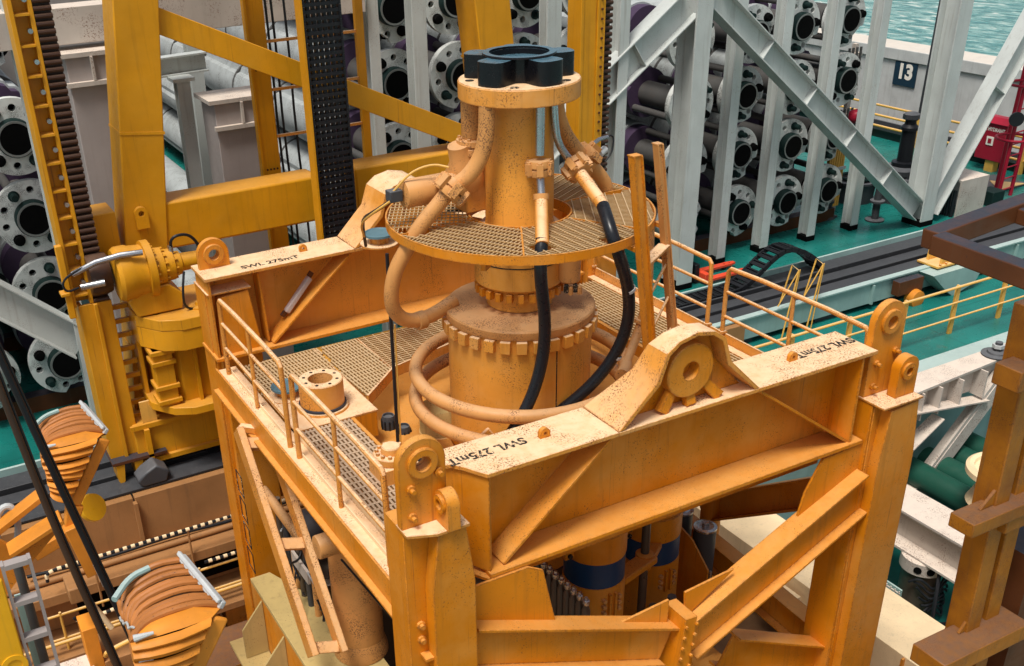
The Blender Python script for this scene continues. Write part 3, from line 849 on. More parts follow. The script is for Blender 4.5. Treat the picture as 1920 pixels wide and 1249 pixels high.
# grey clutter at the rack ends near the sea
ys = thing('slat_bundle', (22.6, 19.9, 0.3), 'bundle of upright orange yellow slats strapped at the end of the right rack', 'slats')
for k in range(7):
    MB().box(22.98 + 0.085 * k, 23.04 + 0.085 * k, 20.9, 21.0, 0.25, 1.85 + 0.04 * (k % 3)).build('slat', 'railyellow', ys)
MB().box(22.95, 23.6, 20.86, 20.9, 1.3, 1.38).build('strap', 'greytape', ys)
er = thing('end_rack', (23.6, 21.6, 0), 'grey slotted steel rack standing at the end of the right riser rack', 'rack')
for z in (1.9, 2.7, 3.5, 4.3):
    MB().box(23.15, 23.75, 21.0, 21.12, z, z + 0.09).build('shelf_bar', 'whitebeam', er)
    for k in range(4):
        MB().box(23.2 + 0.14 * k, 23.26 + 0.14 * k, 20.96, 20.999, z - 0.22, z + 0.25).build('slot_bar', 'greypipe', er)
MB().box(23.6, 23.72, 21.13, 21.25, 0, 4.6).build('upright', 'whitebeam', er)
tag(MB().lathe((22.95, 20.2, 2.95), [(0.05, -0.2), (0.16, -0.16), (0.2, 0.0), (0.16, 0.16), (0.05, 0.2)], (0.5, -0.8, 0.1), n=18).build('red_float', 'red', None), 'small red float hung at the end of the right riser rack', 'float')
for i, (x, y, mt, lab) in enumerate(((26.9, 21.3, 'darksteel', 'mottled grey hanging pipe beside the right thick white column'), (28.0, 21.6, 'bandblue', 'dark blue hanging pipe near the top right'))):
    tag(MB().tube([(x, y, 2.2 - 0.2 * i), (x + 0.12, y, 9)], [0.02, 0.1, 0.1] if False else 0.1, 12).build('hanging_pipe', mt, None), lab, 'pipe')
# ------------------------------------------------------------------ yellow gantry on the skid track
ga = thing('gantry', (6.5, 16.5, 0.7), 'tall yellow A frame gantry crane on the black skid track behind the orange frame', 'gantry crane')
def leg(p0, p1, w, h):
    o = MB().bar(p0, p1, w, h, (0, 1, 0)).build('leg', 'gantry', ga, 0.02)
    return o
lg = leg((2.92, 16.85, 1.2), (3.96, 16.85, 9.6), 0.66, 0.7)
MB().bar((3.52, 16.85, 6.02), (3.525, 16.85, 6.06), 0.68, 0.72, (0, 1, 0)).build('weld_band', 'gantry', lg)
MB().bar((3.09, 16.85, 2.6), (3.095, 16.85, 2.65), 0.68, 0.72, (0, 1, 0)).build('weld_band', 'gantry', lg)
MB().prism(arch(3.28, 4.86, 0.10, 4.62), 'Y', 16.40, 16.49, [circle(3.28, 4.86, 0.045, 12)]).build('lifting_eye', 'gantry', lg)
lg2 = leg((10.35, 16.85, 1.2), (9.42, 16.85, 9.6), 0.68, 0.7)
MB().bar((9.77, 16.85, 6.42), (9.766, 16.85, 6.46), 0.70, 0.72, (0, 1, 0)).build('weld_band', 'gantry', lg2)
MB().bar((3.7, 16.78, 7.75), (9.6, 16.78, 4.93), 0.36, 0.36, (0, 1, 0)).build('brace', 'gantry', ga, 0.01)
MB().bar((3.7, 17.0, 8.2), (9.6, 17.0, 8.2), 0.5, 0.55).build('top_beam', 'gantry', ga, 0.02)
bl = MB().box(3.3, 6.30, 16.53, 17.13, 4.17, 4.93).build('cross_beam', 'gantry', ga, 0.04)
MB().box(6.302, 6.32, 16.52, 17.08, 4.2, 4.9).build('end_plate', 'gantry', bl)
br_ = MB().box(6.95, 9.9, 16.53, 17.13, 4.17, 4.95).build('cross_beam', 'gantry', ga, 0.04)
MB().box(6.93, 6.948, 16.52, 17.08, 4.2, 4.92).build('end_plate', 'gantry', br_)
MB().box(2.3, 2.9, 16.45, 17.05, 4.25, 4.95).build('cross_beam', 'gantry', ga, 0.02)
# left rack column
rc = MB().box(1.94, 2.0, 15.95, 16.4, 3.75, 9.4).box(2.0, 2.26, 16.2, 16.24, 3.75, 9.4).box(2.20, 2.26, 16.0, 16.199, 3.75, 9.4).build('rack_column', 'gantry', ga, 0.006)
z = 3.9
while z < 9.3:
    MB().box(2.002, 2.198, 15.97, 16.198, z, z + 0.03).build('rib', 'gantry', rc)
    MB().cyl((2.17, 16.10, z + 0.2), (2.17, 15.99, z + 0.2), 0.035, n=8).build('bolt', 'chrome', rc)
    z += 0.40
MB().box(1.86, 1.96, 15.9, 16.0, 3.6, 4.75).build('guide_shoe', 'gantry', rc, 0.015)
MB().box(1.80, 1.93, 15.86, 16.05, 3.98, 4.03).build('guide_lug', 'gantry', rc, 0.01)
def rack(x0, x1, y, z0, z1, parent, step=0.1):
    o = MB().box(x0, x1, y + 0.05, y + 0.16, z0, z1).build('tooth_rack', 'teeth', parent)
    me = None
    z = z0 + 0.02
    while z < z1:
        if me is None:
            b = MB().tube([(x0, y, z), (x1, y, z)], step * 0.36, 10).build('tooth', 'teeth', o)
            me = b; zz = z
        else:
            c = me.copy(); c.location = (0, 0, z - zz); COL.objects.link(c); c.parent = o
        z += step
    return o
rack(2.265, 2.50, 16.03, 3.75, 9.2, ga)
lc = MB().box(2.02, 2.52, 16.0, 16.06, 1.02, 3.74).box(2.02, 2.08, 16.06, 16.6, 1.02, 3.74).box(2.46, 2.52, 16.06, 16.6, 1.02, 3.74).box(2.24, 2.30, 15.94, 15.999, 1.02, 3.74).build('lower_column', 'gantry', ga, 0.008)
for k in range(9):
    MB().box(2.53, 2.78, 16.25, 16.32, 1.55 + 0.24 * k, 1.62 + 0.24 * k).build('rung', 'gantry', lc)
MB().box(2.79, 2.85, 16.1, 16.5, 1.3, 3.9).build('side_plate', 'gantry', lc)
MB().prism([(2.62, 0.99), (2.86, 1.05), (2.86, 1.95), (2.62, 1.95)], 'Y', 15.93, 15.97).build('guard_plate', 'railyellow', lc)
# base beam and foot
gb = MB().box(2.45, 11.2, 15.92, 17.2, 0.92, 1.56).build('base_beam', 'gantry', ga, 0.02)
MB().box(2.4, 11.2, 15.86, 15.919, 1.50, 1.58).build('flange', 'gantry', gb)
MB().box(2.4, 4.6, 15.84, 15.919, 0.86, 0.94).build('flange', 'gantry', gb)
MB().box(2.0, 2.9, 15.8, 16.5, 1.0, 1.05).build('splice_plate', 'rustdark', gb)
for x in (2.05, 2.35):
    MB().prism([(x, 0.98), (x + 0.14, 0.98), (x + 0.10, 0.68), (x + 0.04, 0.62), (x, 0.7)], 'Y', 15.82, 16.2).build('foot', 'gantry', gb)
MB().box(2.6, 2.68, 15.80, 15.919, 0.70, 1.5).build('stiffener', 'gantry', gb)
MB().box(3.6, 4.3, 16.0, 16.9, 0.68, 0.91).build('skid_shoe', 'black', gb)
MB().box(9.6, 10.6, 16.0, 16.9, 0.75, 0.91).build('skid_shoe', 'black', gb)
# right rack column
rc2 = MB().box(11.12, 11.18, 15.98, 16.4, 0.9, 9.2).box(11.18, 11.46, 16.0, 16.06, 0.9, 9.2).box(11.46, 11.62, 15.97, 16.4, 0.9, 9.2).box(11.18, 11.46, 16.34, 16.4, 0.9, 9.2).build('rack_column', 'gantry', ga, 0.006)
z = 1.2
while z < 9:
    MB().cyl((11.54, 15.965, z), (11.54, 15.94, z), 0.022, n=6).build('bolt', 'rustdark', rc2)
    z += 0.16
rack(11.63, 11.85, 16.1, 1.5, 9.0, ga, 0.105)
# ladder on the back face
ld = MB().box(5.68, 5.98, 17.5, 17.55, 1.6, 9.0).box(7.58, 7.72, 17.5, 17.6, 1.6, 9.0).box(5.64, 5.679, 17.46, 17.6, 1.6, 9.0).build('ladder_frame', 'gantry', ga)
z = 3.1
while z < 8.6:
    MB().box(5.98, 7.58, 17.52, 17.57, z, z + 0.045).build('rung', 'frame_worn_sheen', ld)
    z += 0.77
for z in (4.9, 6.55, 6.62, 6.70):
    for k in range(4):
        MB().cyl((5.74 + 0.06 * k, 17.499, z), (5.74 + 0.06 * k, 17.49, z), 0.018, n=8).build('bolt_hole', 'rustdark', ld)
for x in (6.1, 6.2, 6.42):
    MB().tube([(x - 0.04, 17.75, 9), (x + 0.02, 17.75, 7), (x - 0.02, 17.72, 5.4), (x + 0.06, 17.75, 3.6), (x, 17.75, 2)], 0.022, 8, smooth=1).build('cable', 'black', ld)
# winch drive on the rack: stepped gear housing along X
gd = thing('gear_motor', (3.2, 15.9, 3.8), 'yellow stepped gear motor with bolt circles and hoses driving the left toothed rack', 'motor')
ax, zc = (1, 0, 0), 4.17
MB().lathe((0, 15.85, zc), [(0.12, 2.60), (0.38, 2.62), (0.42, 2.68), (0.42, 2.84), (0.40, 2.88), (0.385, 3.05), (0.385, 3.06)], ax, n=36).build('housing', 'gantry', gd)
MB().lathe((0, 15.85, zc), [(0.385, 3.061), (0.44, 3.07), (0.44, 3.18), (0.30, 3.20), (0.29, 3.34), (0.25, 3.36)], ax, n=36).build('flange', 'gantry', gd)
MB().lathe((0, 15.85, zc), [(0.25, 3.361), (0.24, 3.50), (0.19, 3.52), (0.18, 3.62), (0.14, 3.64), (0.13, 3.92), (0.06, 3.93)], ax, n=24).build('motor_body', 'gantry', gd)
for r, x, nb in ((0.36, 3.18, 18), (0.27, 3.345, 14), (0.21, 3.505, 10)):
    for k in range(nb):
        a = 2 * pi * k / nb
        MB().cyl((x, 15.85 + r * cos(a), zc + r * sin(a)), (x + 0.045, 15.85 + r * cos(a), zc + r * sin(a)), 0.018, n=6).build('bolt', 'gantry', gd)
MB().lathe((0, 16.0, zc + 0.02), [(0.1, 2.24), (0.30, 2.25), (0.32, 2.3), (0.32, 2.5), (0.3, 2.56), (0.1, 2.58)], ax, n=14).build('pinion', 'teeth', gd)
MB().prism([(2.8, 3.52), (3.5, 3.52), (3.55, 3.75), (3.35, 3.95), (2.9, 3.95), (2.7, 3.8)], 'Y', 15.6, 16.2).build('saddle', 'gantry', gd, 0.02)
MB().tube([(2.0, 15.7, 4.36), (2.35, 15.62, 4.5), (2.7, 15.55, 4.56), (3.02, 15.5, 4.56)], 0.045, 10).build('sensor_arm', 'chrome', gd)
MB().cyl((2.08, 15.68, 4.15), (2.42, 15.6, 4.18), 0.055, n=12).build('sensor', 'chrome', gd)
MB().tube([(2.05, 15.68, 4.15), (1.85, 15.65, 4.12), (1.82, 15.65, 4.3), (2.05, 15.66, 4.42), (2.3, 15.63, 4.48)], 0.018, 8, smooth=2).build('cable', 'black', gd)
MB().tube([(3.5, 15.8, 4.4), (3.52, 15.75, 4.62), (3.75, 15.75, 4.64), (3.9, 15.8, 4.5), (3.96, 15.8, 4.3)], 0.024, 8, smooth=2).build('hose', 'black', gd)
MB().tube([(3.6, 15.6, 4.1), (3.5, 15.45, 3.85), (3.5, 15.5, 3.55), (3.75, 15.55, 3.47), (3.95, 15.6, 3.5)], 0.02, 8, smooth=2).build('hose', 'black', gd)
MB().tube([(3.88, 15.6, 3.5), (3.86, 15.6, 3.85), (3.9, 15.65, 4.0), (4.05, 15.7, 3.95)], 0.03, 8, smooth=1).build('hose', 'black', gd)
MB().cyl((3.5, 15.8, 4.32), (3.5, 15.8, 4.48), 0.04, n=10).build('fitting', 'chrome', gd)
# octagonal trolley body below the motor
oc = thing('trolley_body', (3.4, 15.8, 1.6), 'yellow octagonal trolley housing with a dark hole in its top plate under the gear motor', 'housing')
octo = [(2.78, 15.75), (3.05, 15.35), (3.35, 15.2), (4.3, 15.2), (4.6, 15.6), (4.6, 16.6), (2.78, 16.6)]
MB().prism(octo, 'Z', 3.32, 3.50, [circle(3.10, 15.75, 0.13, 18)]).build('top_plate', 'gantry', oc, 0.012)
MB().prism([(x * 0.98 + 0.06, y * 0.985 + 0.24) for x, y in octo], 'Z', 2.98, 3.319).build('skirt', 'gantry', oc, 0.01)
MB().lathe((3.10, 15.75, 3.2), [(0.13, 0), (0.0, 0)], n=16).build('hole_floor', 'bore', oc)
MB().prism([(2.95, 15.85), (3.3, 15.5), (4.3, 15.5), (4.5, 16.5), (2.95, 16.5)], 'Z', 2.0, 2.979).build('core', 'gantry', oc)
MB().prism(octo, 'Z', 1.86, 1.999).build('bottom_plate', 'gantry', oc, 0.012)
for z in (2.05, 2.30, 2.72, 2.9):
    MB().box(2.84, 3.22, 15.42, 15.80, z, z + 0.07).build('collar', 'gantry', oc, 0.006)
MB().box(2.88, 3.18, 15.46, 15.75, 2.0, 2.97).build('pillar', 'gantry', oc, 0.01)
for x in (3.5, 3.72, 4.02):
    MB().box(x, x + 0.05, 15.40, 15.499, 2.0, 2.97).build('stiffener', 'gantry', oc)
for z in (2.2, 2.5, 2.78):
    MB().box(3.77, 4.3, 15.42, 15.499, z, z + 0.05).build('shelf', 'gantry', oc)
MB().lathe((3.75, 15.6, 3.5), [(0.16, 0), (0.16, 0.02), (0.06, 0.03), (0.05, 0.08)], n=16).build('cap', 'gantry', oc)
# hanging drag chain
hc = thing('hanging_drag_chain', (6.35, 16.2, 3.4), 'wide black lattice drag chain hanging between the two yellow gantry beams', 'drag chain')
lk = None
z = 2.6
k = 0
while z < 9.2:
    if lk is None:
        m = MB().box(6.06, 6.68, 15.96, 16.08, z, z + 0.05).box(6.06, 6.09, 15.94, 16.16, z, z + 0.098).box(6.65, 6.68, 15.94, 16.16, z, z + 0.098)
        for i in range(6):
            m.box(6.135 + 0.087 * i, 6.185 + 0.087 * i, 15.985, 16.06, z + 0.05, z + 0.102)
        lk = m.build('link', 'black', hc)
        z0 = z
    else:
        c = lk.copy(); c.location = (0, 0, z - z0); COL.objects.link(c); c.parent = hc
    z += 0.103
MB().box(6.02, 6.05, 15.93, 16.18, 2.6, 9.2).build('edge_guide', 'gantry', hc)
# ------------------------------------------------------------------ orange lifting frame
lf = thing('lifting_frame', (6.4, 10.4, -2.4), 'big orange lifting frame with four corner posts, deep girders stencilled SWL 275mT and lifting eyes', 'lifting frame')
HX = 6.38
def girder(y0, y1, xl, xr, zt, zb, rear):
    yw = (y0 + y1) / 2
    g = MB().prism([(xl + 0.05, zb + 0.05), (xr - 0.12, zb + 0.05), (xr - 0.05, zt - 0.05), (xl + 0.05, zt - 0.05)], 'Y', yw + 0.05, yw + 0.09).build('girder', 'mast' if rear else 'frame', lf)
    tl = [(5.5, y0), (5.5, y1), (xl, y1), (xl, y0)]
    cv = []
    if not rear:
        cv = [(xl, y0), (xl - 0.06, y0 + 0.10), (xl - 0.12, y0 + 0.22), (xl - 0.20, y0 + 0.33), (xl - 0.34, y0 + 0.38)]
        tl = [(5.5, y0), (5.5, y1), (xl - 0.36, y1)] + cv[::-1]
        inner = [(x + 0.05, y + 0.045) for x, y in cv]
        MB().prism([(x + 0.02, y + 0.02) for x, y in cv] + inner[::-1], 'Z', zb + 0.049, zt - 0.047).build('end_plate', 'frame', g)
        MB().prism([(x - 0.02, y - 0.01) for x, y in cv] + [(xl - 0.3, y1), (xl + 0.1, y1), (xl + 0.1, y0 - 0.019)], 'Z', zb - 0.03, zb - 0.001).build('bottom_flange', 'frame', g)
    MB().prism(tl, 'Z', zt - 0.045, zt).box(7.26, xr, y0, y1, zt - 0.045, zt).box(5.502, 7.258, y0 + 0.0, yw + 0.049, zt - 0.046, zt - 0.001).build('top_flange', 'frame_worn_sheen', g, 0.006)
    ramp = [(5.50, zt + 0.001), (5.92, 5.18), (6.02, 5.46), (6.16, 5.56), (6.38, 5.605), (6.60, 5.56), (6.74, 5.46), (6.84, 5.18), (7.26, zt + 0.001)]
    inn = [(5.56, zt + 0.001), (5.965, 5.15), (6.06, 5.43), (6.18, 5.52), (6.38, 5.56), (6.58, 5.52), (6.70, 5.43), (6.795, 5.15), (7.20, zt + 0.001)]
    dep = [y1 - y0, 0.40, 0.30, 0.26, 0.24, 0.26, 0.30, 0.40, y1 - y0]
    if rear:
        dep = [y1 - y0] * 9
    hv, hf = [], []
    for (p, q, dd) in zip(ramp, inn, dep):
        for (xx, zz) in (p, q):
            hv += [(xx, y0 + 0.002, zz), (xx, y0 + dd - 0.002, zz)]
    for i in range(8):
        o, o2 = 4 * i, 4 * i + 4
        hf += [(o, o + 1, o2 + 1, o2), (o + 2, o2 + 2, o2 + 3, o + 3), (o, o2, o2 + 2, o + 2), (o + 1, o + 3, o2 + 3, o2 + 1)]
    hf += [(0, 2, 3, 1), (32, 33, 35, 34)]
    MB().add(hv, hf).build('hump_plate', 'frame_worn_sheen', g, 0.006)
    MB().box(xl, xr - 0.02, y0 - 0.02, y1 + 0.02, zb, zb + 0.048).build('bottom_flange', 'frame', g, 0.006)
    MB().prism([(7.16, zt + 0.002), (6.79, 5.16), (6.69, 5.44), (6.57, 5.525), (6.38, 5.565), (6.19, 5.525), (6.07, 5.44), (5.97, 5.16), (5.60, zt + 0.002)], 'Y', y0 + 0.20, y0 + 0.225).build('hump_web', 'frame', g)
    # inclined stiffeners between the flanges, upright end plates
    for (xa, xb) in ((5.46, xl + 0.18 if not rear else 4.18), (7.30, xr - 0.22)):
        MB().bar((xa, (y0 + yw) / 2 + 0.03, zt - 0.06), (xb, (y0 + yw) / 2 + 0.03, zb + 0.06), yw - y0 - 0.02, 0.03, (0, 0, 1)).build('gusset', 'frame', g, 0.004)
    for x in ((xr - 0.20,) if not rear else (xl + 0.04, xr - 0.20)):
        MB().box(x, x + 0.03, y0 + 0.02, y1 - 0.02, zb + 0.049, zt - 0.047).build('end_plate', 'frame', g)
    # eye disc with three feet on the shelf
    MB().lathe((HX, y0 + 0.06, 5.17), [(0.10, 0), (0.275, 0), (0.285, 0.012), (0.285, 0.20), (0.10, 0.20)], (0, 1, 0), n=36, closed=True).build('eye_disc', 'frame', g)
    for a in (-2.25, -1.45, -0.75):
        c = Vector((HX + 0.27 * cos(a), 0, 5.17 + 0.27 * sin(a)))
        e = Vector((HX + 0.27 * cos(a) + (zt - c.z) / sin(a) * cos(a) * 0.9, 0, zt))
        MB().bar((c.x, y0 + 0.13, c.z + 0.02), (e.x, y0 + 0.10, e.z + 0.01), 0.09, 0.07, (0, 1, 0), 0.12, 0.08).build('foot', 'frame', g)
    for x in (4.85, 8.0):
        MB().prism(arch(x, zt + 0.045, 0.055, zt), 'Y', yw - 0.02, yw + 0.03, [circle(x, zt + 0.045, 0.018, 8)]).build('lug', 'frame', g)
    for x, up in ((4.25 if not rear else 4.3, rear), (8.52, rear)):
        s = 1 if up else -1
        text_mesh('lettering', 'SWL 275mT', 0.165, (x, y0 + (0.16 if rear else 0.36), zt + 0.002), (s, 0, 0), (0, s, 0), 'ink', g, 0.024, 0.002, 0.98)
    return g
gf = girder(7.1, 7.72, 4.05, 8.95, 4.77, 3.62, False)
gr_ = girder(13.3, 13.95, 3.32, 9.45, 4.77, 3.56, True)
MB().bar((4.10, 13.58, 4.66), (4.14, 13.58, 3.64), 0.03, 0.30, (0, 1, 0)).build('gusset', 'frame', gr_)
# fluorescent lamp on the rear web
fx = thing('work_lamp', (4.62, 13.45, 4.2), 'slanted mauve tube lamp fixed to the inner face of the rear girder', 'lamp')
MB().bar((4.46, 13.50, 3.98), (4.86, 13.50, 4.42), 0.08, 0.10, (0, 1, 0)).build('tube_housing', 'lamp', fx, 0.02)
MB().bar((4.40, 13.53, 3.92), (4.46, 13.53, 3.98), 0.06, 0.05, (0, 1, 0)).build('end_bracket', 'rustdark', fx)
MB().bar((4.86, 13.53, 4.42), (4.91, 13.53, 4.48), 0.06, 0.05, (0, 1, 0)).build('end_bracket', 'rustdark', fx)

def post(x, y, zt, w, front, label, eye_r, eye_z):
    """box post with tapered cover plates and two lifting eyes"""
    yf, yb = (y - 0.24, y + 0.26)
    if front and x < 5:
        yp = 6.98
        p = MB().box(3.14, 3.74, yp + 0.11, yp + 0.42, -2.38, zt - 0.02).build('corner_post', 'frame', lf, 0.008)
        MB().box(3.12, 3.62, yp, yp + 0.108, -2.38, zt).build('back_plate', 'frame', p, 0.008)
        cov = [(3.38, 4.52), (3.655, 4.52), (3.735, 3.92), (3.75, -2.39), (3.31, -2.39), (3.305, 3.92)]
        MB().prism(cov, 'Y', 6.81, yp - 0.002).build('cover_plate', 'frame', p, 0.006)
        MB().prism([(3.11, 6.88), (3.36, 6.78), (3.68, 6.78), (3.68, 7.1), (3.11, 7.1)], 'Z', zt + 0.001, zt + 0.03).build('cap_plate', 'frame_worn_sheen', p, 0.004)
        MB().box(3.22, 3.40, 6.86, 6.979, 3.12, 3.15).build('shelf_plate', 'frame', p)
        yf = 6.78
    else:
        p = MB().box(x - w / 2 + 0.03, x + w / 2 - 0.03, yf + 0.04, yb - 0.03, -2.38, zt).build('corner_post', 'frame', lf, 0.008)
        cov = [(x - w / 2 + 0.14, zt - 0.06), (x + w / 2 + 0.02, zt - 0.02), (x + w / 2 + 0.11, zt - 0.75), (x + w / 2 + 0.11, -2.39), (x - w / 2 + 0.08, -2.39), (x - w / 2 + 0.08, zt - 0.72)]
        MB().prism(cov, 'Y', yf - 0.10, yf + 0.039).build('cover_plate', 'frame', p, 0.005)
        MB().box(x - w / 2, x - w / 2 + 0.028, yf + 0.05, yb, -2.39, zt - 0.001).build('side_plate', 'frame', p, 0.005)
        MB().prism([(yf - 0.12, zt + 0.001), (yb, zt + 0.001), (yb, zt + 0.025), (yf - 0.12, zt + 0.025)], 'X', x - w / 2 - 0.01, x + w / 2 + 0.06).build('cap_plate', 'frame_worn_sheen', p, 0.004)
    # main eye
    ey = yf + 0.20
    xe = x - 0.03
    MB().prism(arch(xe, eye_z, eye_r, zt + 0.026), 'Y', ey, ey + 0.09, [circle(xe, eye_z, 0.075, 20)]).build('lifting_eye', 'frame', p, 0.008)
    for ys in (ey - 0.035, ey + 0.091):
        MB().lathe((xe, ys, eye_z), [(0.075, 0), (0.135, 0), (0.145, 0.01), (0.145, 0.035), (0.075, 0.035)], (0, 1, 0), n=28, closed=True).build('eye_boss', 'frame', p)
    # smaller eye in front
    if front:
        if x < 5:
            yy = ey - 0.09
            MB().prism(arch(yy - 0.02, zt + 0.26, 0.125, zt + 0.031), 'X', x + 0.08, x + 0.20, [circle(yy - 0.02, zt + 0.26, 0.05, 16)]).build('small_eye', 'frame', p, 0.008)
            MB().lathe((x + 0.05, yy - 0.02, zt + 0.26), [(0.05, 0), (0.09, 0), (0.09, 0.03), (0.05, 0.03)], (1, 0, 0), n=20, closed=True).build('eye_boss', 'frame', p)
        else:
            MB().prism(arch(x + 0.16, zt + 0.36, 0.15, zt + 0.026), 'Y', ey - 0.2, ey - 0.08, [circle(x + 0.14, zt + 0.34, 0.05, 16)]).build('small_eye', 'frame', p, 0.008)
            MB().lathe((x + 0.14, ey - 0.23, zt + 0.34), [(0.05, 0), (0.10, 0), (0.10, 0.03), (0.05, 0.03)], (0, 1, 0), n=20, closed=True).build('eye_boss', 'frame', p)
        for bx, bz in ((xe - 0.12, zt + 0.14), (xe - 0.12, zt + 0.42), (xe + 0.15, zt + 0.52)):
            MB().lathe((bx, ey, bz), [(0.0, -0.075), (0.024, -0.075), (0.024, -0.035), (0.042, -0.03), (0.042, 0.0)], (0, 1, 0), n=10).build('bolt', 'frame', p)
        for bz in (zt - 1.05, zt - 1.22):
            MB().lathe((x - w / 2 + 0.13, 6.98 if x < 5 else yf + 0.04, bz), [(0.0, -0.06), (0.026, -0.06), (0.026, -0.03), (0.042, -0.025), (0.042, 0.0)], (0, 1, 0), n=10).build('bolt', 'frame', p)
    return p
post(3.37, 7.04, 4.53, 0.52, True, '', 0.225, 5.18)
post(9.22, 7.24, 4.12, 0.54, True, '', 0.235, 5.02)
post(3.62, 13.72, 4.50, 0.55, False, '', 0.215, 4.96)
post(9.75, 13.72, 4.50, 0.55, False, '', 0.215, 4.96)
# saddles joining girders and posts
for x0, x1, y0, y1, z0, z1 in ((3.55, 3.95, 7.52, 7.60, 3.3, 4.60), (8.952, 9.06, 7.25, 7.65, 3.6, 4.7)):
    MB().box(x0, x1, y0, y1, z0, z1).build('joint_plate', 'frame', lf, 0.006)
# lower bracing of the front
def hb(p0, p1, h, w=0.26, t=0.03, name='brace'):
    o = MB().ibeam(p0, p1, w, h, t, (0, 0, 1)).build(name, 'frame', lf, 0.004)
    return o
hb((3.70, 7.0, 3.02), (6.2, 7.0, 1.98), 0.50)
hb((6.46, 7.0, 1.90), (9.05, 7.06, 3.02), 0.56)
nd = MB().bar((6.28, 6.98, 1.50), (6.36, 6.98, 2.38), 0.16, 0.36, (0, 1, 0)).build('node_plate', 'frame', lf, 0.006)
for k in range(6):
    for dx in (-0.07, 0.07):
        MB().cyl((6.285 + 0.015 * k + dx, 6.80, 1.58 + 0.14 * k), (6.285 + 0.015 * k + dx, 6.77, 1.58 + 0.14 * k), 0.02, n=6).build('bolt', 'frame', nd)
MB().prism([(5.55, 2.5), (6.2, 2.55), (6.2, 2.22), (5.45, 2.46)], 'Y', 7.0, 7.03).build('gusset', 'frame', lf)
MB().prism([(6.42, 2.56), (7.1, 2.62), (6.45, 2.2)], 'Y', 7.0, 7.03).build('gusset', 'frame', lf)
MB().prism([(3.70, 3.62), (4.45, 3.62), (4.62, 3.52), (4.78, 2.80), (3.70, 3.25)], 'Y', 7.05, 7.08).build('gusset', 'frame', lf)
MB().prism([(9.02, 3.62), (8.35, 3.58), (8.15, 3.2), (8.05, 2.75), (9.02, 3.2)], 'Y', 7.10, 7.13).build('gusset', 'frame', lf)
hb((7.35, 7.25, 1.15), (9.1, 7.25, 0.25), 0.50)
hb((3.7, 7.05, 0.35), (6.2, 7.05, 0.85), 0.5)
MB().prism([(3.12, 2.1), (3.12, 0.4), (2.55, 0.9), (2.75, 1.55)], 'Y', 6.95, 6.98).build('gusset', 'frame_worn_sheen', lf)
# side and rear bracing, lower ring
hb((9.36, 7.6, 0.2), (9.7, 13.4, 0.2), 0.5)
hb((9.36, 7.6, 2.6), (9.7, 10.4, 0.6), 0.4)
hb((3.6, 13.7, 1.2), (9.7, 13.7, 1.2), 0.45)
hb((3.46, 7.4, -1.9), (3.6, 13.4, -1.9), 0.5)
hb((3.6, 13.72, 3.2), (6.4, 13.72, 1.5), 0.4)
hb((9.7, 13.72, 3.2), (6.4, 13.72, 1.5), 0.4)

# ------------------------------------------------------------------ walkways and gratings
def grating(name, poly, zt, along, parent, sp=0.042, cross=0.11, h=0.03, mat='grating', t=0.008, tc=0.012):
    """bearing bars and cross rods clipped to a convex polygon"""
    m = MB()
    def clip(p, d):
        t0, t1 = -99, 99
        n = len(poly)
        for i in range(n):
            a, b = Vector(poly[i]), Vector(poly[(i + 1) % n])
            e = b - a
            nx, ny = -e.y, e.x
            den = nx * d[0] + ny * d[1]
            num = nx * (p[0] - a.x) + ny * (p[1] - a.y)
            if abs(den) < 1e-9:
                if num < 0:
                    return None
                continue
            tt = -num / den
            if den > 0:
                t0 = max(t0, tt)
            else:
                t1 = min(t1, tt)
        return (t0, t1) if t1 - t0 > 0.02 else None
    area = sum(poly[i][0] * poly[(i + 1) % len(poly)][1] - poly[(i + 1) % len(poly)][0] * poly[i][1] for i in range(len(poly)))
    if area < 0:
        poly = poly[::-1]
    dx, dy = cos(along), sin(along)
    for (d, s, hh, w, zz) in (((dx, dy), sp, h, t, zt - h), ((-dy, dx), cross, 0.014, tc, zt - 0.011)):
        nx, ny = -d[1], d[0]
        ks = [p[0] * nx + p[1] * ny for p in poly]
        k = min(ks) + s / 2
        while k < max(ks):
            p = (nx * k, ny * k)
            c = clip(p, d)
            if c:
                a = (p[0] + d[0] * c[0], p[1] + d[1] * c[0], zz + hh / 2)
                b = (p[0] + d[0] * c[1], p[1] + d[1] * c[1], zz + hh / 2)
                m.bar(a, b, w, hh)
            k += s
    return tag(m.build(name, mat, parent, sharp=20), kind='stuff')
wl_ = thing('walkway', (3.9, 10, 3.4), 'left walkway of grating and cream side channel outside the orange frame', 'walkway')
MB().box(3.30, 3.56, 7.32, 13.25, 3.44, 3.468).build('channel_top', 'frame_worn_sheen', wl_, 0.004)
MB().box(3.27, 3.299, 7.32, 13.25, 3.20, 3.50).build('channel_side', 'frame', wl_, 0.004)
MB().box(3.20, 3.45, 7.32, 13.25, 3.17, 3.198).build('channel_foot', 'frame', wl_, 0.004)
MB().box(3.562, 3.58, 7.5, 11.0, 3.42, 3.58).build('kick_plate', 'cream', wl_)
MB().box(3.43, 3.442, 7.4, 13.2, 3.469, 3.52).build('toe_bar', 'cream', wl_)
MB().box(4.31, 4.36, 7.75, 11.0, 3.30, 3.47).build('inner_beam', 'frame', wl_)
grating('grating', [(3.585, 7.75), (4.305, 7.75), (4.305, 11.0), (3.585, 11.0)], 3.47, pi / 2, wl_, 0.052, 0.125, 0.03, 'grating_grey', t=0.028, tc=0.034)
MB().box(3.585, 4.70, 11.02, 12.2, 3.45, 3.472).build('spool_plate', 'frame_worn_sheen', wl_, 0.004)
MB().box(3.62, 4.68, 11.02, 11.06, 3.1, 3.449).build('plate_skirt', 'frame', wl_)
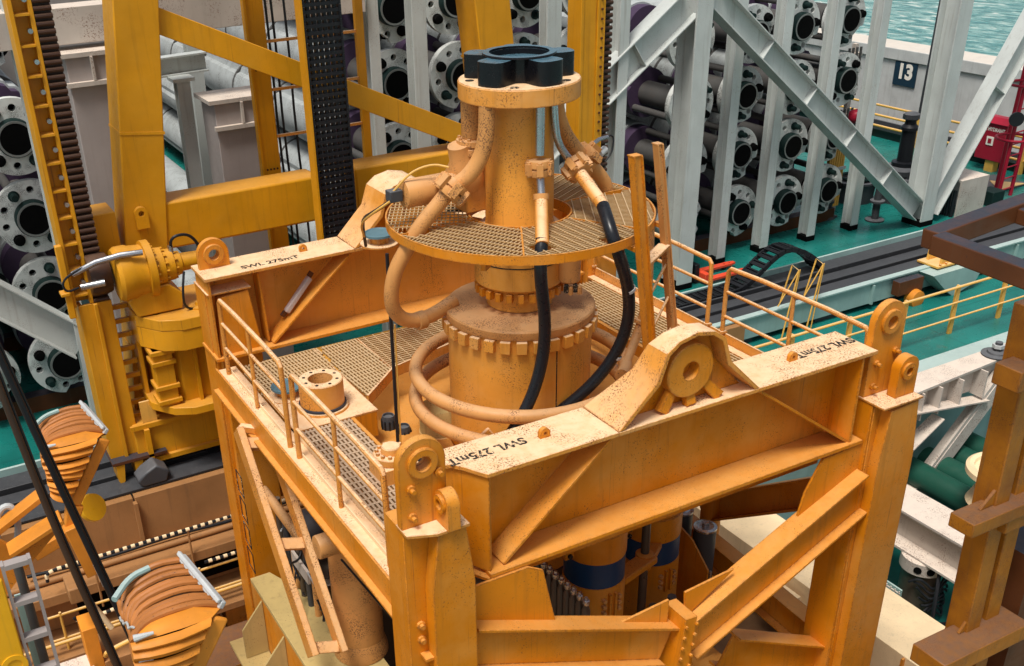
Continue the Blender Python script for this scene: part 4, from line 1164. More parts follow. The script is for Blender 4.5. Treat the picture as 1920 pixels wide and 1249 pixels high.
grating('grating', [(3.58, 12.22), (4.70, 12.22), (4.76, 13.2), (3.6, 13.2)], 3.465, 1.62, wl_, 0.05, 0.11, 0.03, t=0.024, tc=0.02)
grating('grating', [(4.74, 11.45), (5.38, 12.02), (5.36, 13.2), (4.80, 13.2), (4.72, 12.2)], 3.465, 1.62, wl_, 0.05, 0.11, 0.03, t=0.024, tc=0.02)
grating('grating', [(5.39, 12.06), (6.9, 12.45), (6.9, 13.2), (5.40, 13.2)], 3.465, 0.0, wl_, 0.062, 0.15, 0.03, t=0.018)
MB().bar((4.74, 11.43, 3.40), (5.40, 12.03, 3.40), 0.03, 0.16).build('edge_plate', 'frame_worn_sheen', wl_)
MB().bar((5.40, 12.03, 3.40), (6.95, 12.43, 3.40), 0.03, 0.16).build('edge_plate', 'frame_worn_sheen', wl_)
for x in (4.71, 5.385):
    MB().box(x - 0.01, x + 0.01, 12.05, 13.2, 3.40, 3.46).build('joint_bar', 'frame_worn_sheen', wl_)
wr = thing('walkway', (9.3, 10.5, 3.4), 'right walkway of grating with kick plates outside the orange frame', 'walkway')
MB().box(9.70, 9.73, 7.7, 13.4, 3.42, 3.60).build('kick_plate', 'frame_worn_sheen', wr)
MB().box(9.56, 9.69, 7.7, 13.4, 3.44, 3.472).build('channel_top', 'frame_worn_sheen', wr, 0.004)
MB().box(8.62, 8.68, 7.75, 13.2, 3.30, 3.48).build('inner_beam', 'frame', wr)
grating('grating', [(8.69, 7.75), (9.55, 7.75), (9.55, 13.2), (8.69, 13.2)], 3.47, pi / 2, wr, 0.06, 0.14, 0.03, t=0.018)
grating('grating', [(6.92, 12.5), (8.60, 12.1), (8.60, 13.2), (6.92, 13.2)], 3.465, 0.0, wr, 0.06, 0.14, 0.03)

def handrail(x, ya, yb, label, zb=3.2, posts=3, mat='frame_worn_sheen', off=0.0):
    t = thing('handrail', (x, (ya + yb) / 2, zb), label, 'handrail', 'pipe handrails of the orange frame')
    r = 0.032
    MB().tube([(x, ya, zb + 0.06), (x, ya, 4.50), (x, ya - 0.08, 4.585), (x, yb + 0.08, 4.585), (x, yb, 4.50), (x, yb, zb + 0.06)], r, 10, smooth=1).build('top_rail', mat, t)
    for z in (4.22, 3.86):
        MB().cyl((x, ya, z), (x, yb, z), 0.024, n=10).build('middle_rail', mat, t)
    for k in range(1, posts - 1):
        y = ya + (yb - ya) * k / (posts - 1)
        MB().cyl((x, y, zb + 0.06), (x, y, 4.57), 0.026, n=10).build('post', mat, t)
    for k in range(posts):
        y = ya + (yb - ya) * k / (posts - 1)
        MB().box(x - 0.045, x + 0.045, y - 0.045, y + 0.045, zb + 0.16, zb + 0.19).build('bracket', mat, t)
        MB().box(x - 0.03, x + 0.09, y - 0.01, y + 0.01, zb + 0.02, zb + 0.159).build('bracket', mat, t)
    return t
handrail(3.40, 13.05, 10.72, 'rear half of the left pipe handrail, ending beside the round flanged spool')
handrail(3.40, 10.42, 7.95, 'front half of the left pipe handrail, ending at the front lifting eye')
handrail(9.68, 13.4, 10.62, 'rear half of the right pipe handrail behind the two slotted uprights', 3.45)
handrail(9.68, 10.30, 7.85, 'front half of the right pipe handrail above the stencilled girder end', 3.45)

# sloping ladder frame folded down outside the left walkway
la = thing('folding_ladder', (3.05, 11, 2.2), 'sloping orange ladder frame of two flat stringers hanging outside the left walkway', 'ladder')
A0, A1 = Vector((3.08, 11.77, 3.30)), Vector((3.08, 9.80, 1.05))
W_ = Vector((0.36, -0.06, -0.05))
MB().bar(A0, A1, 0.09, 0.28).build('stringer', 'frame_worn_sheen', la, 0.006)
MB().bar(A0 + W_ + (A1 - A0) * 0.06, A1 + W_, 0.09, 0.26).build('stringer', 'frame_worn_sheen', la, 0.006)
for t in (0.07, 0.52, 0.97):
    MB().bar(A0.lerp(A1, t) + Vector((0.036, 0, 0)), A0.lerp(A1, t) + W_ - Vector((0.036, 0, 0)), 0.16, 0.14, A1 - A0).build('rung', 'frame_worn_sheen', la)
MB().bar((3.14, 11.9, 3.25), (3.34, 11.7, 3.25), 0.10, 0.08).build('hinge', 'frame_worn_sheen', la)
# closed ladder on the rear left post
for k in range(4):
    z = 1.55 - 0.45 * k
    MB().tube([(3.33, 13.2, z), (3.33, 12.96, z - 0.03), (3.33, 12.96, z + 0.31), (3.33, 13.2, z + 0.34), (3.33, 13.2, z)], 0.007, 6).build('step_loop', 'ink', lf)

# ------------------------------------------------------------------ central riser connector
CX, CY = 6.41, 10.38
drum = thing('connector_drum', (CX, CY, 2.0), 'large orange bolted drum in the middle of the lifting frame', 'connector')
MB().lathe((CX, CY, 0), [(0.80, 1.2), (0.89, 1.3), (0.89, 4.68), (0.80, 4.69)], n=64).build('drum_body', 'mast', drum)
MB().lathe((CX, CY, 0), [(0.80, 4.66), (0.915, 4.66), (0.925, 4.68), (0.925, 4.755), (0.91, 4.775), (0.40, 4.785)], n=64).build('lid', 'pipe', drum, 0)
bolt = None
for k in range(30):
    a = 2 * pi * k / 30
    c = Vector((CX + 0.905 * cos(a), CY + 0.905 * sin(a), 4.575))
    u = Vector((cos(a), sin(a), 0))
    MB().bar(c - u * 0.05, c + u * 0.055, 0.125, 0.15, (0, 0, 1)).build('bolt_block', 'mast', drum, 0.008)
MB().lathe((CX, CY, 0), [(0.895, 2.98), (0.93, 3.0), (0.93, 3.08), (0.895, 3.1)], n=64).build('lower_ring', 'frame', drum)
MB().box(CX - 0.04, CX - 0.03, CY - 0.897, CY - 0.885, 1.5, 4.5).build('seam', 'ink', drum)
ud = thing('swivel_hub', (CX, CY, 4.78), 'smaller orange hub with a dark seam between the big drum and the round platform', 'hub')
MB().lathe((CX, CY, 0), [(0.38, 4.786), (0.40, 4.80), (0.40, 4.94), (0.47, 4.96), (0.47, 5.06), (0.53, 5.10), (0.545, 5.12), (0.545, 5.395), (0.535, 5.40)], n=56).build('hub_body', 'mast', ud)
MB().lathe((CX, CY, 0), [(0.53, 5.401), (0.548, 5.405), (0.548, 5.72), (0.45, 5.80)], n=56).build('upper_hub', 'mast', ud)
MB().lathe((CX, CY, 0), [(0.538, 5.393), (0.55, 5.394), (0.55, 5.407), (0.538, 5.408)], n=56, closed=True).build('seam_band', 'ink', ud)
for k in range(24):
    a = 2 * pi * k / 24
    c = Vector((CX + 0.495 * cos(a), CY + 0.495 * sin(a), 5.02))
    u = Vector((cos(a), sin(a), 0))
    MB().bar(c - u * 0.03, c + u * 0.05, 0.07, 0.10, (0, 0, 1)).build('bolt_block', 'frame', ud)
sm = thing('small_cylinder', (6.95, 9.9, 5.2), 'small worn hydraulic cylinder with fittings beside the front hose under the platform', 'cylinder')
MB().lathe((6.78, 9.86, 0), [(0.05, 5.12), (0.11, 5.14), (0.13, 5.16), (0.14, 5.60), (0.10, 5.62), (0.09, 5.66)], n=20).build('barrel', 'pipe', sm)
for k in range(4):
    MB().lathe((6.70 + 0.05 * k, 9.80 - 0.02 * k, 5.02 - 0.03 * (k % 2)), [(0.01, 0), (0.03, 0.01), (0.03, 0.10), (0.015, 0.12)], n=8).build('fitting', 'pipe' if k % 2 else 'ink', sm)

pl = thing('round_platform', (CX, CY, 5.85), 'round grating platform with an orange rim around the central mast', 'platform')
ZP, RP = 5.93, 1.56
ringp = MB()
ringp.lathe((CX, CY, 0), [(RP, ZP - 0.1), (RP + 0.02, ZP - 0.1), (RP + 0.02, ZP + 0.005), (RP, ZP + 0.005)], n=80, closed=True)
ringp.build('rim', 'frame', pl)
MB().lathe((CX, CY, 0), [(0.60, ZP - 0.12), (0.62, ZP - 0.12), (0.62, ZP + 0.004), (0.60, ZP + 0.004)], n=56, closed=True).build('inner_ring', 'frame', pl)
m = MB()
m2 = MB()
def ring_iv(px, py, dx, dy, a0, a1, slots):
    """intervals of the line inside the annulus sector"""
    out, st = [], None
    n = 160
    for i in range(n + 1):
        s = -1.6 + 3.2 * i / n
        x, y = px + dx * s, py + dy * s
        r = sqrt(x * x + y * y)
        a = math.atan2(y, x)
        ok = 0.62 < r < RP and ((a - a0) % (2 * pi)) < (a1 - a0)
        if ok:
            for (sx, sy, sr) in slots:
                if abs(x - sx) < sr and abs(y - sy) < sr:
                    ok = False
        if ok and st is None:
            st = s
        if (not ok or i == n) and st is not None:
            if s - st > 0.05:
                out.append((st, s - 0.02))
            st = None
    return out
slots = [(5.95 - CX, 9.2 - CY, 0.12), (6.72 - CX, 8.95 - CY, 0.11), (5.05 - CX, 10.4 - CY, 0.14), (7.75 - CX, 10.42 - CY, 0.12)]
NS = 6
for q in range(NS):
    a0 = -pi / 2 - pi / NS + 2 * pi * q / NS
    a1 = a0 + 2 * pi / NS
    mid = (a0 + a1) / 2
    tx, ty = -sin(mid), cos(mid)
    if q in (1, 5):
        tx, ty = cos(mid), sin(mid)
    for (dx, dy, sp, w, h, zz, mm) in ((tx, ty, 0.048, 0.012, 0.026, ZP - 0.016, m), (-ty, tx, 0.105, 0.012, 0.012, ZP + 0.002, m2)):
        nx, ny = -dy, dx
        k = -1.58
        while k < 1.58:
            for s0, s1 in ring_iv(nx * k, ny * k, dx, dy, a0, a1, slots):
                mm.bar((CX + nx * k + dx * s0, CY + ny * k + dy * s0, zz), (CX + nx * k + dx * s1, CY + ny * k + dy * s1, zz), w, h)
            k += sp
    MB().bar((CX + 0.62 * cos(a0), CY + 0.62 * sin(a0), ZP - 0.03), (CX + RP * cos(a0), CY + RP * sin(a0), ZP - 0.03), 0.02, 0.07).build('spoke', 'frame', pl)
tag(m.build('grating', 'grating', pl, sharp=20), kind='stuff')
tag(m2.build('cross_rods', 'grating', pl, sharp=20), kind='stuff')
for a in (0.6, 2.2, 3.9, 5.4):
    MB().bar((CX + 0.5 * cos(a), CY + 0.5 * sin(a), ZP - 0.22), (CX + 1.5 * cos(a), CY + 1.5 * sin(a), ZP - 0.14), 0.06, 0.12).build('bracket', 'frame', pl)

ms = thing('mast', (CX, CY, 5.75), 'upright orange mast tube with a thick round flange on top', 'mast')
MB().lathe((CX, CY, 0), [(0.30, 5.70), (0.41, 5.72), (0.41, 5.80), (0.40, 5.83), (0.40, 6.52), (0.392, 6.62), (0.392, 7.24)], n=48).build('tube', 'mast', ms)
MB().lathe((CX, CY, 0), [(0.38, 7.245), (0.675, 7.25), (0.685, 7.26), (0.685, 7.43), (0.675, 7.445), (0.30, 7.445)], n=64).build('top_flange', 'frame_worn_sheen', ms)
for k in range(10):
    a = 2 * pi * k / 10 + 0.3
    MB().lathe((CX + 0.56 * cos(a), CY + 0.56 * sin(a), 7.446), [(0.0, 0.004), (0.05, 0.004), (0.05, 0)], n=12).build('bolt_hole', 'ink', ms)
rg = thing('rubber_ring', (CX, CY, 7.45), 'black five lobed rubber ring with a round opening lying on the mast flange', 'rubber ring')
out = []
NL = 5
for i in range(150):
    a = 2 * pi * i / 150
    c = cos(NL * (a + 0.21))
    r = 0.475 + 0.145 * (math.tanh(2.2 * c + 0.35) / math.tanh(2.2))
    out.append((CX + r * cos(a), CY + r * sin(a)))
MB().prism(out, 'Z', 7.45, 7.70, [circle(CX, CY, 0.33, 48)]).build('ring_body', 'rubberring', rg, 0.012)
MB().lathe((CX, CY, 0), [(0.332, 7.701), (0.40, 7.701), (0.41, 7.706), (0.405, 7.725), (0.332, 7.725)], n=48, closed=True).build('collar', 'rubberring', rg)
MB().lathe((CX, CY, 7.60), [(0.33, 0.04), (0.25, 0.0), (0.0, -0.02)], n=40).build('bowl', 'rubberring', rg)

# ------------------------------------------------------------------ pipes, couplings and hoses on the mast
def coupling(c, d, r, h, parent, mat='pipe', nb=6):
    d = Vector(d).normalized()
    o = MB().lathe(c, [(r * 0.7, -h), (r * 1.25, -h), (r * 1.35, -h * 0.6), (r * 1.35, -0.012), (r * 1.12, -0.01), (r * 1.12, 0.01), (r * 1.35, 0.012), (r * 1.35, h * 0.6), (r * 1.25, h), (r * 0.7, h)], d, n=20).build('coupling', mat, parent)
    a = d.cross(Vector((0, 1, 0.3))).normalized()
    b = d.cross(a)
    for k in range(nb):
        t = 2 * pi * k / nb
        p = Vector(c) + (a * cos(t) + b * sin(t)) * r * 1.42
        MB().cyl(p - d * h * 0.95, p + d * h * 0.95, r * 0.28, n=6).build('clamp_bolt', mat, o)
        q = p + (a * cos(t) + b * sin(t)) * r * 0.05
        MB().bar(q - d * h * 0.75, q + d * h * 0.75, r * 0.75, r * 0.5, (a * cos(t) + b * sin(t))).build('clamp_lug', mat, o)
    return o
kp = thing('kill_pipe', (5.5, 10.3, 5.0), 'thick peach pipe curving from the mast flange down left of the drum', 'pipe')
MB().tube([(5.86, 10.15, 7.26), (5.85, 10.15, 6.95), (5.80, 10.18, 6.70), (5.66, 10.22, 6.50), (5.52, 10.28, 6.40)], 0.093, 16, smooth=2).build('upper_pipe', 'pipe', kp)
coupling((5.47, 10.28, 6.37), (5.66 - 5.32, -0.05, 0.32), 0.12, 0.10, kp)
MB().tube([(5.42, 10.3, 6.33), (5.30, 10.32, 6.20), (5.08, 10.36, 5.98), (4.96, 10.4, 5.78), (4.80, 10.45, 5.52), (4.74, 10.5, 5.22), (4.78, 10.55, 4.96), (4.98, 10.6, 4.76), (5.30, 10.65, 4.73), (5.7, 10.75, 4.82)], 0.088, 16, smooth=2).build('lower_pipe', 'pipe', kp)
MB().lathe((5.17, 10.63, 4.73), [(0.10, -0.06), (0.112, -0.05), (0.112, 0.05), (0.10, 0.06)], (1, 0.1, 0.05), n=20).build('weld_collar', 'pipe', kp)
cp = thing('choke_pipe', (7.4, 10.5, 6.3), 'thick peach pipe bending right from the mast flange onto the platform grating', 'pipe')
MB().tube([(6.98, 10.5, 7.26), (6.99, 10.5, 6.98), (7.08, 10.5, 6.74), (7.24, 10.5, 6.52), (7.36, 10.5, 6.40)], 0.092, 16, smooth=2).build('upper_pipe', 'pipe', cp)
coupling((7.42, 10.5, 6.36), (0.35, 0, -0.30), 0.12, 0.09, cp)
MB().tube([(7.46, 10.5, 6.31), (7.62, 10.5, 6.14), (7.74, 10.5, 5.98), (7.78, 10.5, 5.7), (7.80, 10.5, 5.2)], 0.088, 16, smooth=1).build('lower_pipe', 'pipe', cp)
MB().tube([(7.52, 10.6, 6.45), (7.75, 10.7, 6.5), (7.95, 10.8, 6.48)], 0.025, 8).build('sensor_arm', 'chrome', cp)
MB().cyl((7.8, 10.75, 6.3), (7.92, 10.8, 6.33), 0.05, n=12).build('sensor', 'greytape', cp)
MB().tube([(7.9, 10.8, 6.48), (8.05, 10.8, 6.5), (8.0, 10.75, 6.3), (7.9, 10.75, 6.2)], 0.012, 6, smooth=2).build('cable', 'black', cp)
va = thing('valve_actuator', (5.4, 10.6, 6.2), 'peach cylinder actuator with grey plug mounted beside the left pipe on the platform', 'actuator')
MB().lathe((0, 10.62, 6.30), [(0.10, 5.02), (0.155, 5.03), (0.16, 5.05), (0.16, 5.58), (0.14, 5.60), (0.14, 5.72)], (1, 0, 0), n=24).build('cylinder', 'pipe', va)
MB().box(4.84, 5.0, 10.56, 10.70, 6.24, 6.37).build('plug', 'darksteel', va, 0.012)
MB().tube([(4.9, 10.6, 6.36), (5.1, 10.55, 6.56), (5.35, 10.5, 6.62), (5.5, 10.4, 6.58)], 0.014, 8, smooth=2).build('cable', 'railyellow', va)
MB().tube([(4.86, 10.6, 6.26), (4.72, 10.75, 6.12), (4.85, 11.4, 5.85), (5.05, 11.9, 5.55), (5.2, 12.2, 5.2)], 0.022, 8, smooth=2).build('hose', 'black', va)
MB().tube([(4.84, 10.58, 6.26), (4.68, 10.75, 6.1), (4.85, 11.5, 5.75), (5.1, 12.0, 5.4)], 0.014, 8, smooth=2).build('cable', 'railyellow', va)
vb = thing('valve_stack', (5.95, 10.7, 5.95), 'stack of peach valve blocks and flanges between mast and left pipe', 'valve')
MB().box(5.80, 6.08, 10.55, 10.85, 5.95, 6.50).build('block', 'frame_worn_sheen', vb, 0.015)
MB().lathe((5.84, 10.68, 6.45), [(0.20, -0.22), (0.23, -0.12), (0.22, 0.0), (0.14, 0.12), (0.13, 0.3)], (-0.25, -0.1, 1), n=20).build('valve_body', 'pipe', vb)
MB().lathe((5.96, 10.66, 6.62), [(0.12, 0), (0.19, 0.005), (0.19, 0.07), (0.165, 0.08), (0.165, 0.09), (0.19, 0.10), (0.19, 0.16), (0.12, 0.17)], n=22).build('flange_pair', 'pipe', vb)
MB().lathe((5.96, 10.66, 6.79), [(0.12, 0), (0.13, 0.02), (0.13, 0.45)], n=18).build('riser_pipe', 'pipe', vb)
for k in range(8):
    a = 2 * pi * k / 8
    MB().cyl((5.96 + 0.16 * cos(a), 10.66 + 0.16 * sin(a), 6.60), (5.96 + 0.16 * cos(a), 10.66 + 0.16 * sin(a), 6.81), 0.02, n=6).build('bolt', 'pipe', vb)

h1 = thing('control_hose', (6.2, 9.6, 4.0), 'front black hose dropping from a steel tube and cream sleeve past the drum', 'hose', 'black hoses on the mast')
MB().tube([(6.37, 9.88, 7.25), (6.36, 9.87, 6.70)], 0.05, 14).build('steel_tube', 'chrome', h1)
coupling((6.35, 9.86, 6.56), (0, 0.05, 1), 0.095, 0.085, h1)
MB().tube([(6.34, 9.83, 6.50), (6.30, 9.74, 6.30)], 0.045, 14).build('steel_tube', 'chrome', h1)
MB().tube([(6.31, 9.76, 6.30), (6.30, 9.74, 6.24)], 0.088, 14).build('collar', 'pipe', h1)
MB().tube([(6.30, 9.74, 6.24), (6.02, 9.28, 5.90)], 0.075, 14).build('sleeve', 'frame_worn_sheen', h1)
MB().tube([(6.05, 9.33, 5.95), (5.97, 9.24, 5.78), (5.98, 9.24, 5.50), (6.05, 9.26, 5.10), (6.08, 9.30, 4.70), (6.02, 9.32, 4.32), (5.90, 9.34, 3.98), (5.70, 9.35, 3.68), (5.45, 9.38, 3.4), (5.2, 9.4, 3.2)], 0.072, 16, smooth=2).build('hose', 'blackhose', h1)
h2 = thing('control_hose', (7.3, 9.8, 4.0), 'right black hose leaving a cream sleeve and looping wide to the right of the drum', 'hose', 'black hoses on the mast')
MB().tube([(6.62, 10.0, 7.25), (6.64, 10.0, 6.98), (6.68, 10.0, 6.76), (6.80, 9.98, 6.58), (6.89, 9.95, 6.49)], 0.044, 14, smooth=2).build('steel_tube', 'chrome', h2)
coupling((6.90, 9.93, 6.46), (0.06, -0.45, -0.28), 0.10, 0.09, h2)
MB().tube([(6.89, 9.87, 6.42), (6.845, 9.40, 6.22)], 0.075, 14).build('sleeve', 'frame_worn_sheen', h2)
MB().tube([(6.846, 9.41, 6.225), (6.83, 9.29, 6.17)], [0.075, 0.068], 14).build('sleeve_neck', 'frame_worn_sheen', h2)
MB().tube([(6.835, 9.32, 6.185), (6.75, 9.10, 6.08), (6.72, 8.95, 5.93), (6.80, 8.93, 5.72), (6.985, 8.98, 5.30), (7.07, 9.05, 4.86), (7.00, 9.15, 4.43), (6.77, 9.30, 4.0), (6.36, 9.5, 3.6), (5.97, 9.6, 3.4), (5.6, 9.7, 3.3)], 0.072, 16, smooth=2).build('hose', 'blackhose', h2)
for pp, dd in (((6.99, 8.985, 5.28), (0.2, 0.05, -0.43)), ((6.985, 9.17, 4.38), (-0.15, 0.1, -0.43))):
    MB().lathe(pp, [(0.073, -0.02), (0.078, -0.018), (0.078, 0.018), (0.073, 0.02)], dd, n=16, closed=True).build('hose_tag', 'greytape', h2)
cl = thing('coil_pipe', (CX, CY, 3.6), 'peach pipe coiled in two wide loops round the foot of the drum', 'pipe coil')
MB().torus((CX, CY, 3.98), 1.32, 0.085, -0.9, 2 * pi - 0.9, 64, 14, 3.86).build('upper_loop', 'pipe', cl)
MB().torus((CX, CY, 3.60), 1.34, 0.085, -0.4, 2 * pi - 0.4, 64, 14, 3.50).build('lower_loop', 'pipe', cl)
MB().tube([(7.23, 9.35, 3.98), (7.6, 9.7, 4.02), (7.86, 9.85, 4.25), (7.96, 9.85, 4.6), (7.95, 9.85, 5.2), (7.92, 9.85, 5.83)], 0.06, 14, smooth=2).build('riser_pipe', 'pipe', cl)
MB().lathe((7.90, 9.85, 4.36), [(0.085, -0.03), (0.10, -0.02), (0.10, 0.02), (0.085, 0.03)], (0.2, 0, 1), n=16).build('weld_collar', 'pipe', cl)
ep = thing('anchor_plate', (5.6, 10.0, 3.2), 'worn pinkish plate with dark holes at the foot of the drum', 'plate')
MB().bar((5.15, 9.75, 3.15), (5.65, 9.75, 3.45), 0.05, 0.22, (0, 0.35, 1)).build('plate_body', 'frame_worn_sheen', ep, 0.03)
for k in range(5):
    p = Vector((5.35 + 0.07 * k, 9.70, 3.27 + 0.045 * k + 0.03 * (k % 2)))
    MB().cyl(p, p + Vector((0, -0.03, 0)), 0.022, n=8).build('bolt_hole', 'ink', ep)

# slotted uprights on the right of the platform
for i, (p0, p1, w, d, mt, lab) in enumerate((((7.42, 8.8, 2.95), (6.83, 8.8, 6.85), 0.10, 0.09, 'frame', 'taller left slotted orange channel upright standing in front of the platform rim at the right'),
                                         ((8.10, 9.2, 2.95), (7.44, 9.2, 6.80), 0.065, 0.08, 'pipe', 'thinner right rusty upright standing beside the right side of the platform'))):
    t = thing('guide_upright', p0, lab, 'upright', 'slotted guide uprights')
    u = Vector((1, 0, 0))
    a, b = Vector(p0), Vector(p1)
    MB().bar(a, b, d, 0.014, u).build('web', mt, t)
    for s in (-1, 1):
        MB().bar(a + Vector((s * w / 2, -0.02, 0)), b + Vector((s * w / 2, -0.02, 0)), d + 0.02, 0.014, u).build('flange', mt, t)
    MB().bar(a + Vector((0, -d / 2 - 0.005, 0)), b + Vector((0, -d / 2 - 0.005, 0)), 0.012, w - 0.016, u).build('face', mt, t)
    MB().box(b.x - w / 2 - 0.01, b.x + w / 2 + 0.01, b.y - d / 2 - 0.02, b.y + d / 2, b.z, b.z + 0.012).build('cap', mt, t)
gx = thing('guide_ties', (7.7, 9.0, 4.5), 'zigzag of thin orange ties between the two uprights', 'ties')
def on(p0, p1, z):
    p0, p1 = Vector(p0), Vector(p1)
    return p0.lerp(p1, (z - p0.z) / (p1.z - p0.z))
for k in range(4):
    za, zb = 3.9 + 0.42 * k, 4.12 + 0.42 * k
    MB().cyl(on((7.47, 8.83, 2.95), (6.88, 8.83, 6.85), za), on((8.07, 9.17, 2.95), (7.41, 9.17, 6.80), zb), 0.018, n=8).build('tie', 'frame_worn_sheen', gx)
MB().bar(on((7.47, 8.84, 2.95), (6.88, 8.84, 6.85), 5.60), on((8.07, 9.17, 2.95), (7.41, 9.17, 6.80), 5.62), 0.14, 0.03).build('shelf', 'frame_worn_sheen', gx)
MB().bar((7.02, 9.02, 5.78), (7.02, 8.86, 5.78), 0.14, 0.05).build('bracket', 'frame', gx)
MB().bar((7.62, 9.34, 5.84), (7.62, 9.22, 5.84), 0.10, 0.05).build('bracket', 'frame', gx)

# flanged spool and blue caps on the left plate
sp_ = thing('flanged_spool', (4.14, 11.49, 3.47), 'short round hollow orange spool with bolt holes on the left walkway plate', 'spool')
MB().lathe((4.14, 11.49, 3.47), [(0.155, 0.0), (0.275, 0.0), (0.285, 0.01), (0.285, 0.385), (0.275, 0.395), (0.155, 0.395)], n=48, closed=True).build('spool_body', 'frame_worn_sheen', sp_)
MB().lathe((4.14, 11.49, 3.47), [(0.29, 0.03), (0.305, 0.035), (0.305, 0.065), (0.29, 0.07)], n=48, closed=True).build('seal_ring', 'rubber_line', sp_)
MB().lathe((4.14, 11.49, 3.472), [(0.33, 0.0), (0.34, 0.0), (0.33, 0.028), (0.29, 0.03)], n=48).build('base_ring', 'frame_worn_sheen', sp_)
MB().lathe((4.14, 11.49, 3.55), [(0.15, 0), (0.0, 0)], n=24).build('inner_floor', 'pipe', sp_)
for k in range(8):
    a = 2 * pi * k / 8 + 0.2
    MB().lathe((4.14 + 0.215 * cos(a), 11.49 + 0.215 * sin(a), 3.866), [(0.022, 0), (0.022, 0.003), (0, 0.003)], n=10).build('bolt_hole', 'ink', sp_)
for (x, y, z, lab) in ((5.55, 12.55, 5.20, 'round blue grey vent cap on a small plate beside the platform rim'), (3.86, 12.02, 3.60, 'round blue grey vent cap low beside the flanged spool')):
    t = thing('vent_cap', (x, y, z - 0.12), lab, 'vent cap', 'blue grey vent caps')
    MB().lathe((x, y, z - 0.14), [(0.0, 0.0), (0.26, 0), (0.26, 0.02), (0, 0.02)], n=36).build('base_plate', 'frame_worn_sheen', t)
    MB().lathe((x, y, z - 0.119), [(0.12, 0), (0.12, 0.08), (0.15, 0.10)], n=28).build('neck', 'frame_worn_sheen', t)
    for k in range(6):
        a = k * pi / 3
        MB().box(x + 0.125 * cos(a) - 0.015, x + 0.125 * cos(a) + 0.015, y + 0.125 * sin(a) - 0.015, y + 0.125 * sin(a) + 0.015, z - 0.118, z - 0.02).build('stud', 'pipe', t)
    MB().lathe((x, y, z - 0.02), [(0.17, 0.0), (0.205, 0.004), (0.205, 0.034), (0.195, 0.04), (0.175, 0.04), (0.168, 0.032), (0.0, 0.032)], n=36).build('cap', 'capblue', t)
# slim standing pole with a cable
po = thing('signal_pole', (4.82, 10.75, 2.6), 'thin black and yellow pole standing between the rear grating and the left coil loops', 'pole')
MB().cyl((4.82, 10.75, 2.6), (4.84, 10.75, 5.60), 0.022, n=10).build('black_rod', 'black', po)
MB().cyl((4.862, 10.75, 2.9), (4.88, 10.75, 4.7), 0.012, n=8).build('yellow_line', 'railyellow', po)
# valve with a bolted round bonnet
vv = thing('bonnet_valve', (4.05, 9.45, 3.5), 'square orange valve with a bolted round bonnet inside the left walkway', 'valve')
MB().box(3.98, 4.42, 9.30, 9.72, 3.30, 3.66).build('body', 'frame_worn_sheen', vv, 0.01)
MB().lathe((4.18, 9.52, 3.66), [(0.10, 0), (0.205, 0.005), (0.21, 0.02), (0.21, 0.085), (0.20, 0.095), (0.12, 0.10), (0.11, 0.17), (0.10, 0.18), (0.0, 0.18)], n=36).build('bonnet', 'frame_worn_sheen', vv)
for k in range(12):
    a = 2 * pi * k / 12
    MB().cyl((4.18 + 0.165 * cos(a), 9.52 + 0.165 * sin(a), 3.75), (4.18 + 0.165 * cos(a), 9.52 + 0.165 * sin(a), 3.79), 0.024, n=6).build('bolt', 'frame_worn_sheen', vv)
MB().lathe((4.44, 9.45, 3.46), [(0.10, 0), (0.17, 0.005), (0.17, 0.05), (0.155, 0.06), (0.155, 0.07), (0.17, 0.08), (0.17, 0.12), (0.10, 0.125)], (1, -0.2, 0), n=28).build('side_flange', 'black', vv)
for k in range(10):
    a = 2 * pi * k / 10
    MB().cyl((4.5, 9.45 + 0.14 * cos(a), 3.46 + 0.14 * sin(a)), (4.62, 9.43 + 0.14 * cos(a), 3.46 + 0.14 * sin(a)), 0.018, n=6).build('stud', 'darksteel', vv)
# ------------------------------------------------------------------ machinery inside the frame, below the girders
def banded(x, y, r, z0, zb0, zb1, z1, label):
    t = thing('banded_cylinder', (x, y, z0), label, 'cylinder', 'blue banded cylinders')
    MB().lathe((x, y, 0), [(r + 0.01, z0), (r + 0.01, zb0 - 0.1), (r + 0.005, zb0)], n=40).build('lower_barrel', 'frame', t)
    MB().lathe((x, y, 0), [(r, zb0), (r, zb1)], n=40).build('blue_band', 'bandblue', t)
    MB().lathe((x, y, 0), [(r + 0.005, zb1), (r + 0.01, zb1 + 0.02), (r + 0.01, zb1 + 0.36), (r - 0.01, zb1 + 0.37), (r - 0.01, z1)], n=40).build('upper_barrel', 'frame', t)
    for s in (-1, 1):
        MB().box(x + 0.04 * s - 0.015, x + 0.04 * s + 0.015, y - r - 0.05, y - r + 0.02, zb0 - 0.42, zb0 - 0.08).build('clamp_ear', 'frame', t)
        for k in range(3):
            MB().cyl((x + 0.11 * s, y - r + 0.04, zb0 - 0.16 - 0.09 * k), (x + 0.11 * s, y - r - 0.04, zb0 - 0.16 - 0.09 * k), 0.028, n=8).build('clamp_bolt', 'pipe', t)
    MB().box(x - r - 0.12, x - r + 0.02, y - 0.1, y + 0.02, zb1 + 0.04, zb1 + 0.24).build('side_lug', 'frame', t, 0.008)
    for k in range(2):
        MB().cyl((x - r - 0.06, y - 0.1, zb1 + 0.09 + 0.1 * k), (x - r - 0.06, y - 0.13, zb1 + 0.09 + 0.1 * k), 0.03, n=8).build('lug_bolt', 'ink', t)
    return t
banded(6.30, 8.5, 0.37, -1.6, 1.94, 2.29, 3.5, 'nearer orange cylinder with a navy band under the front girder')
banded(7.86, 9.35, 0.39, -1.6, 1.16, 1.52, 3.4, 'farther orange cylinder with a navy band, behind the steel rod')
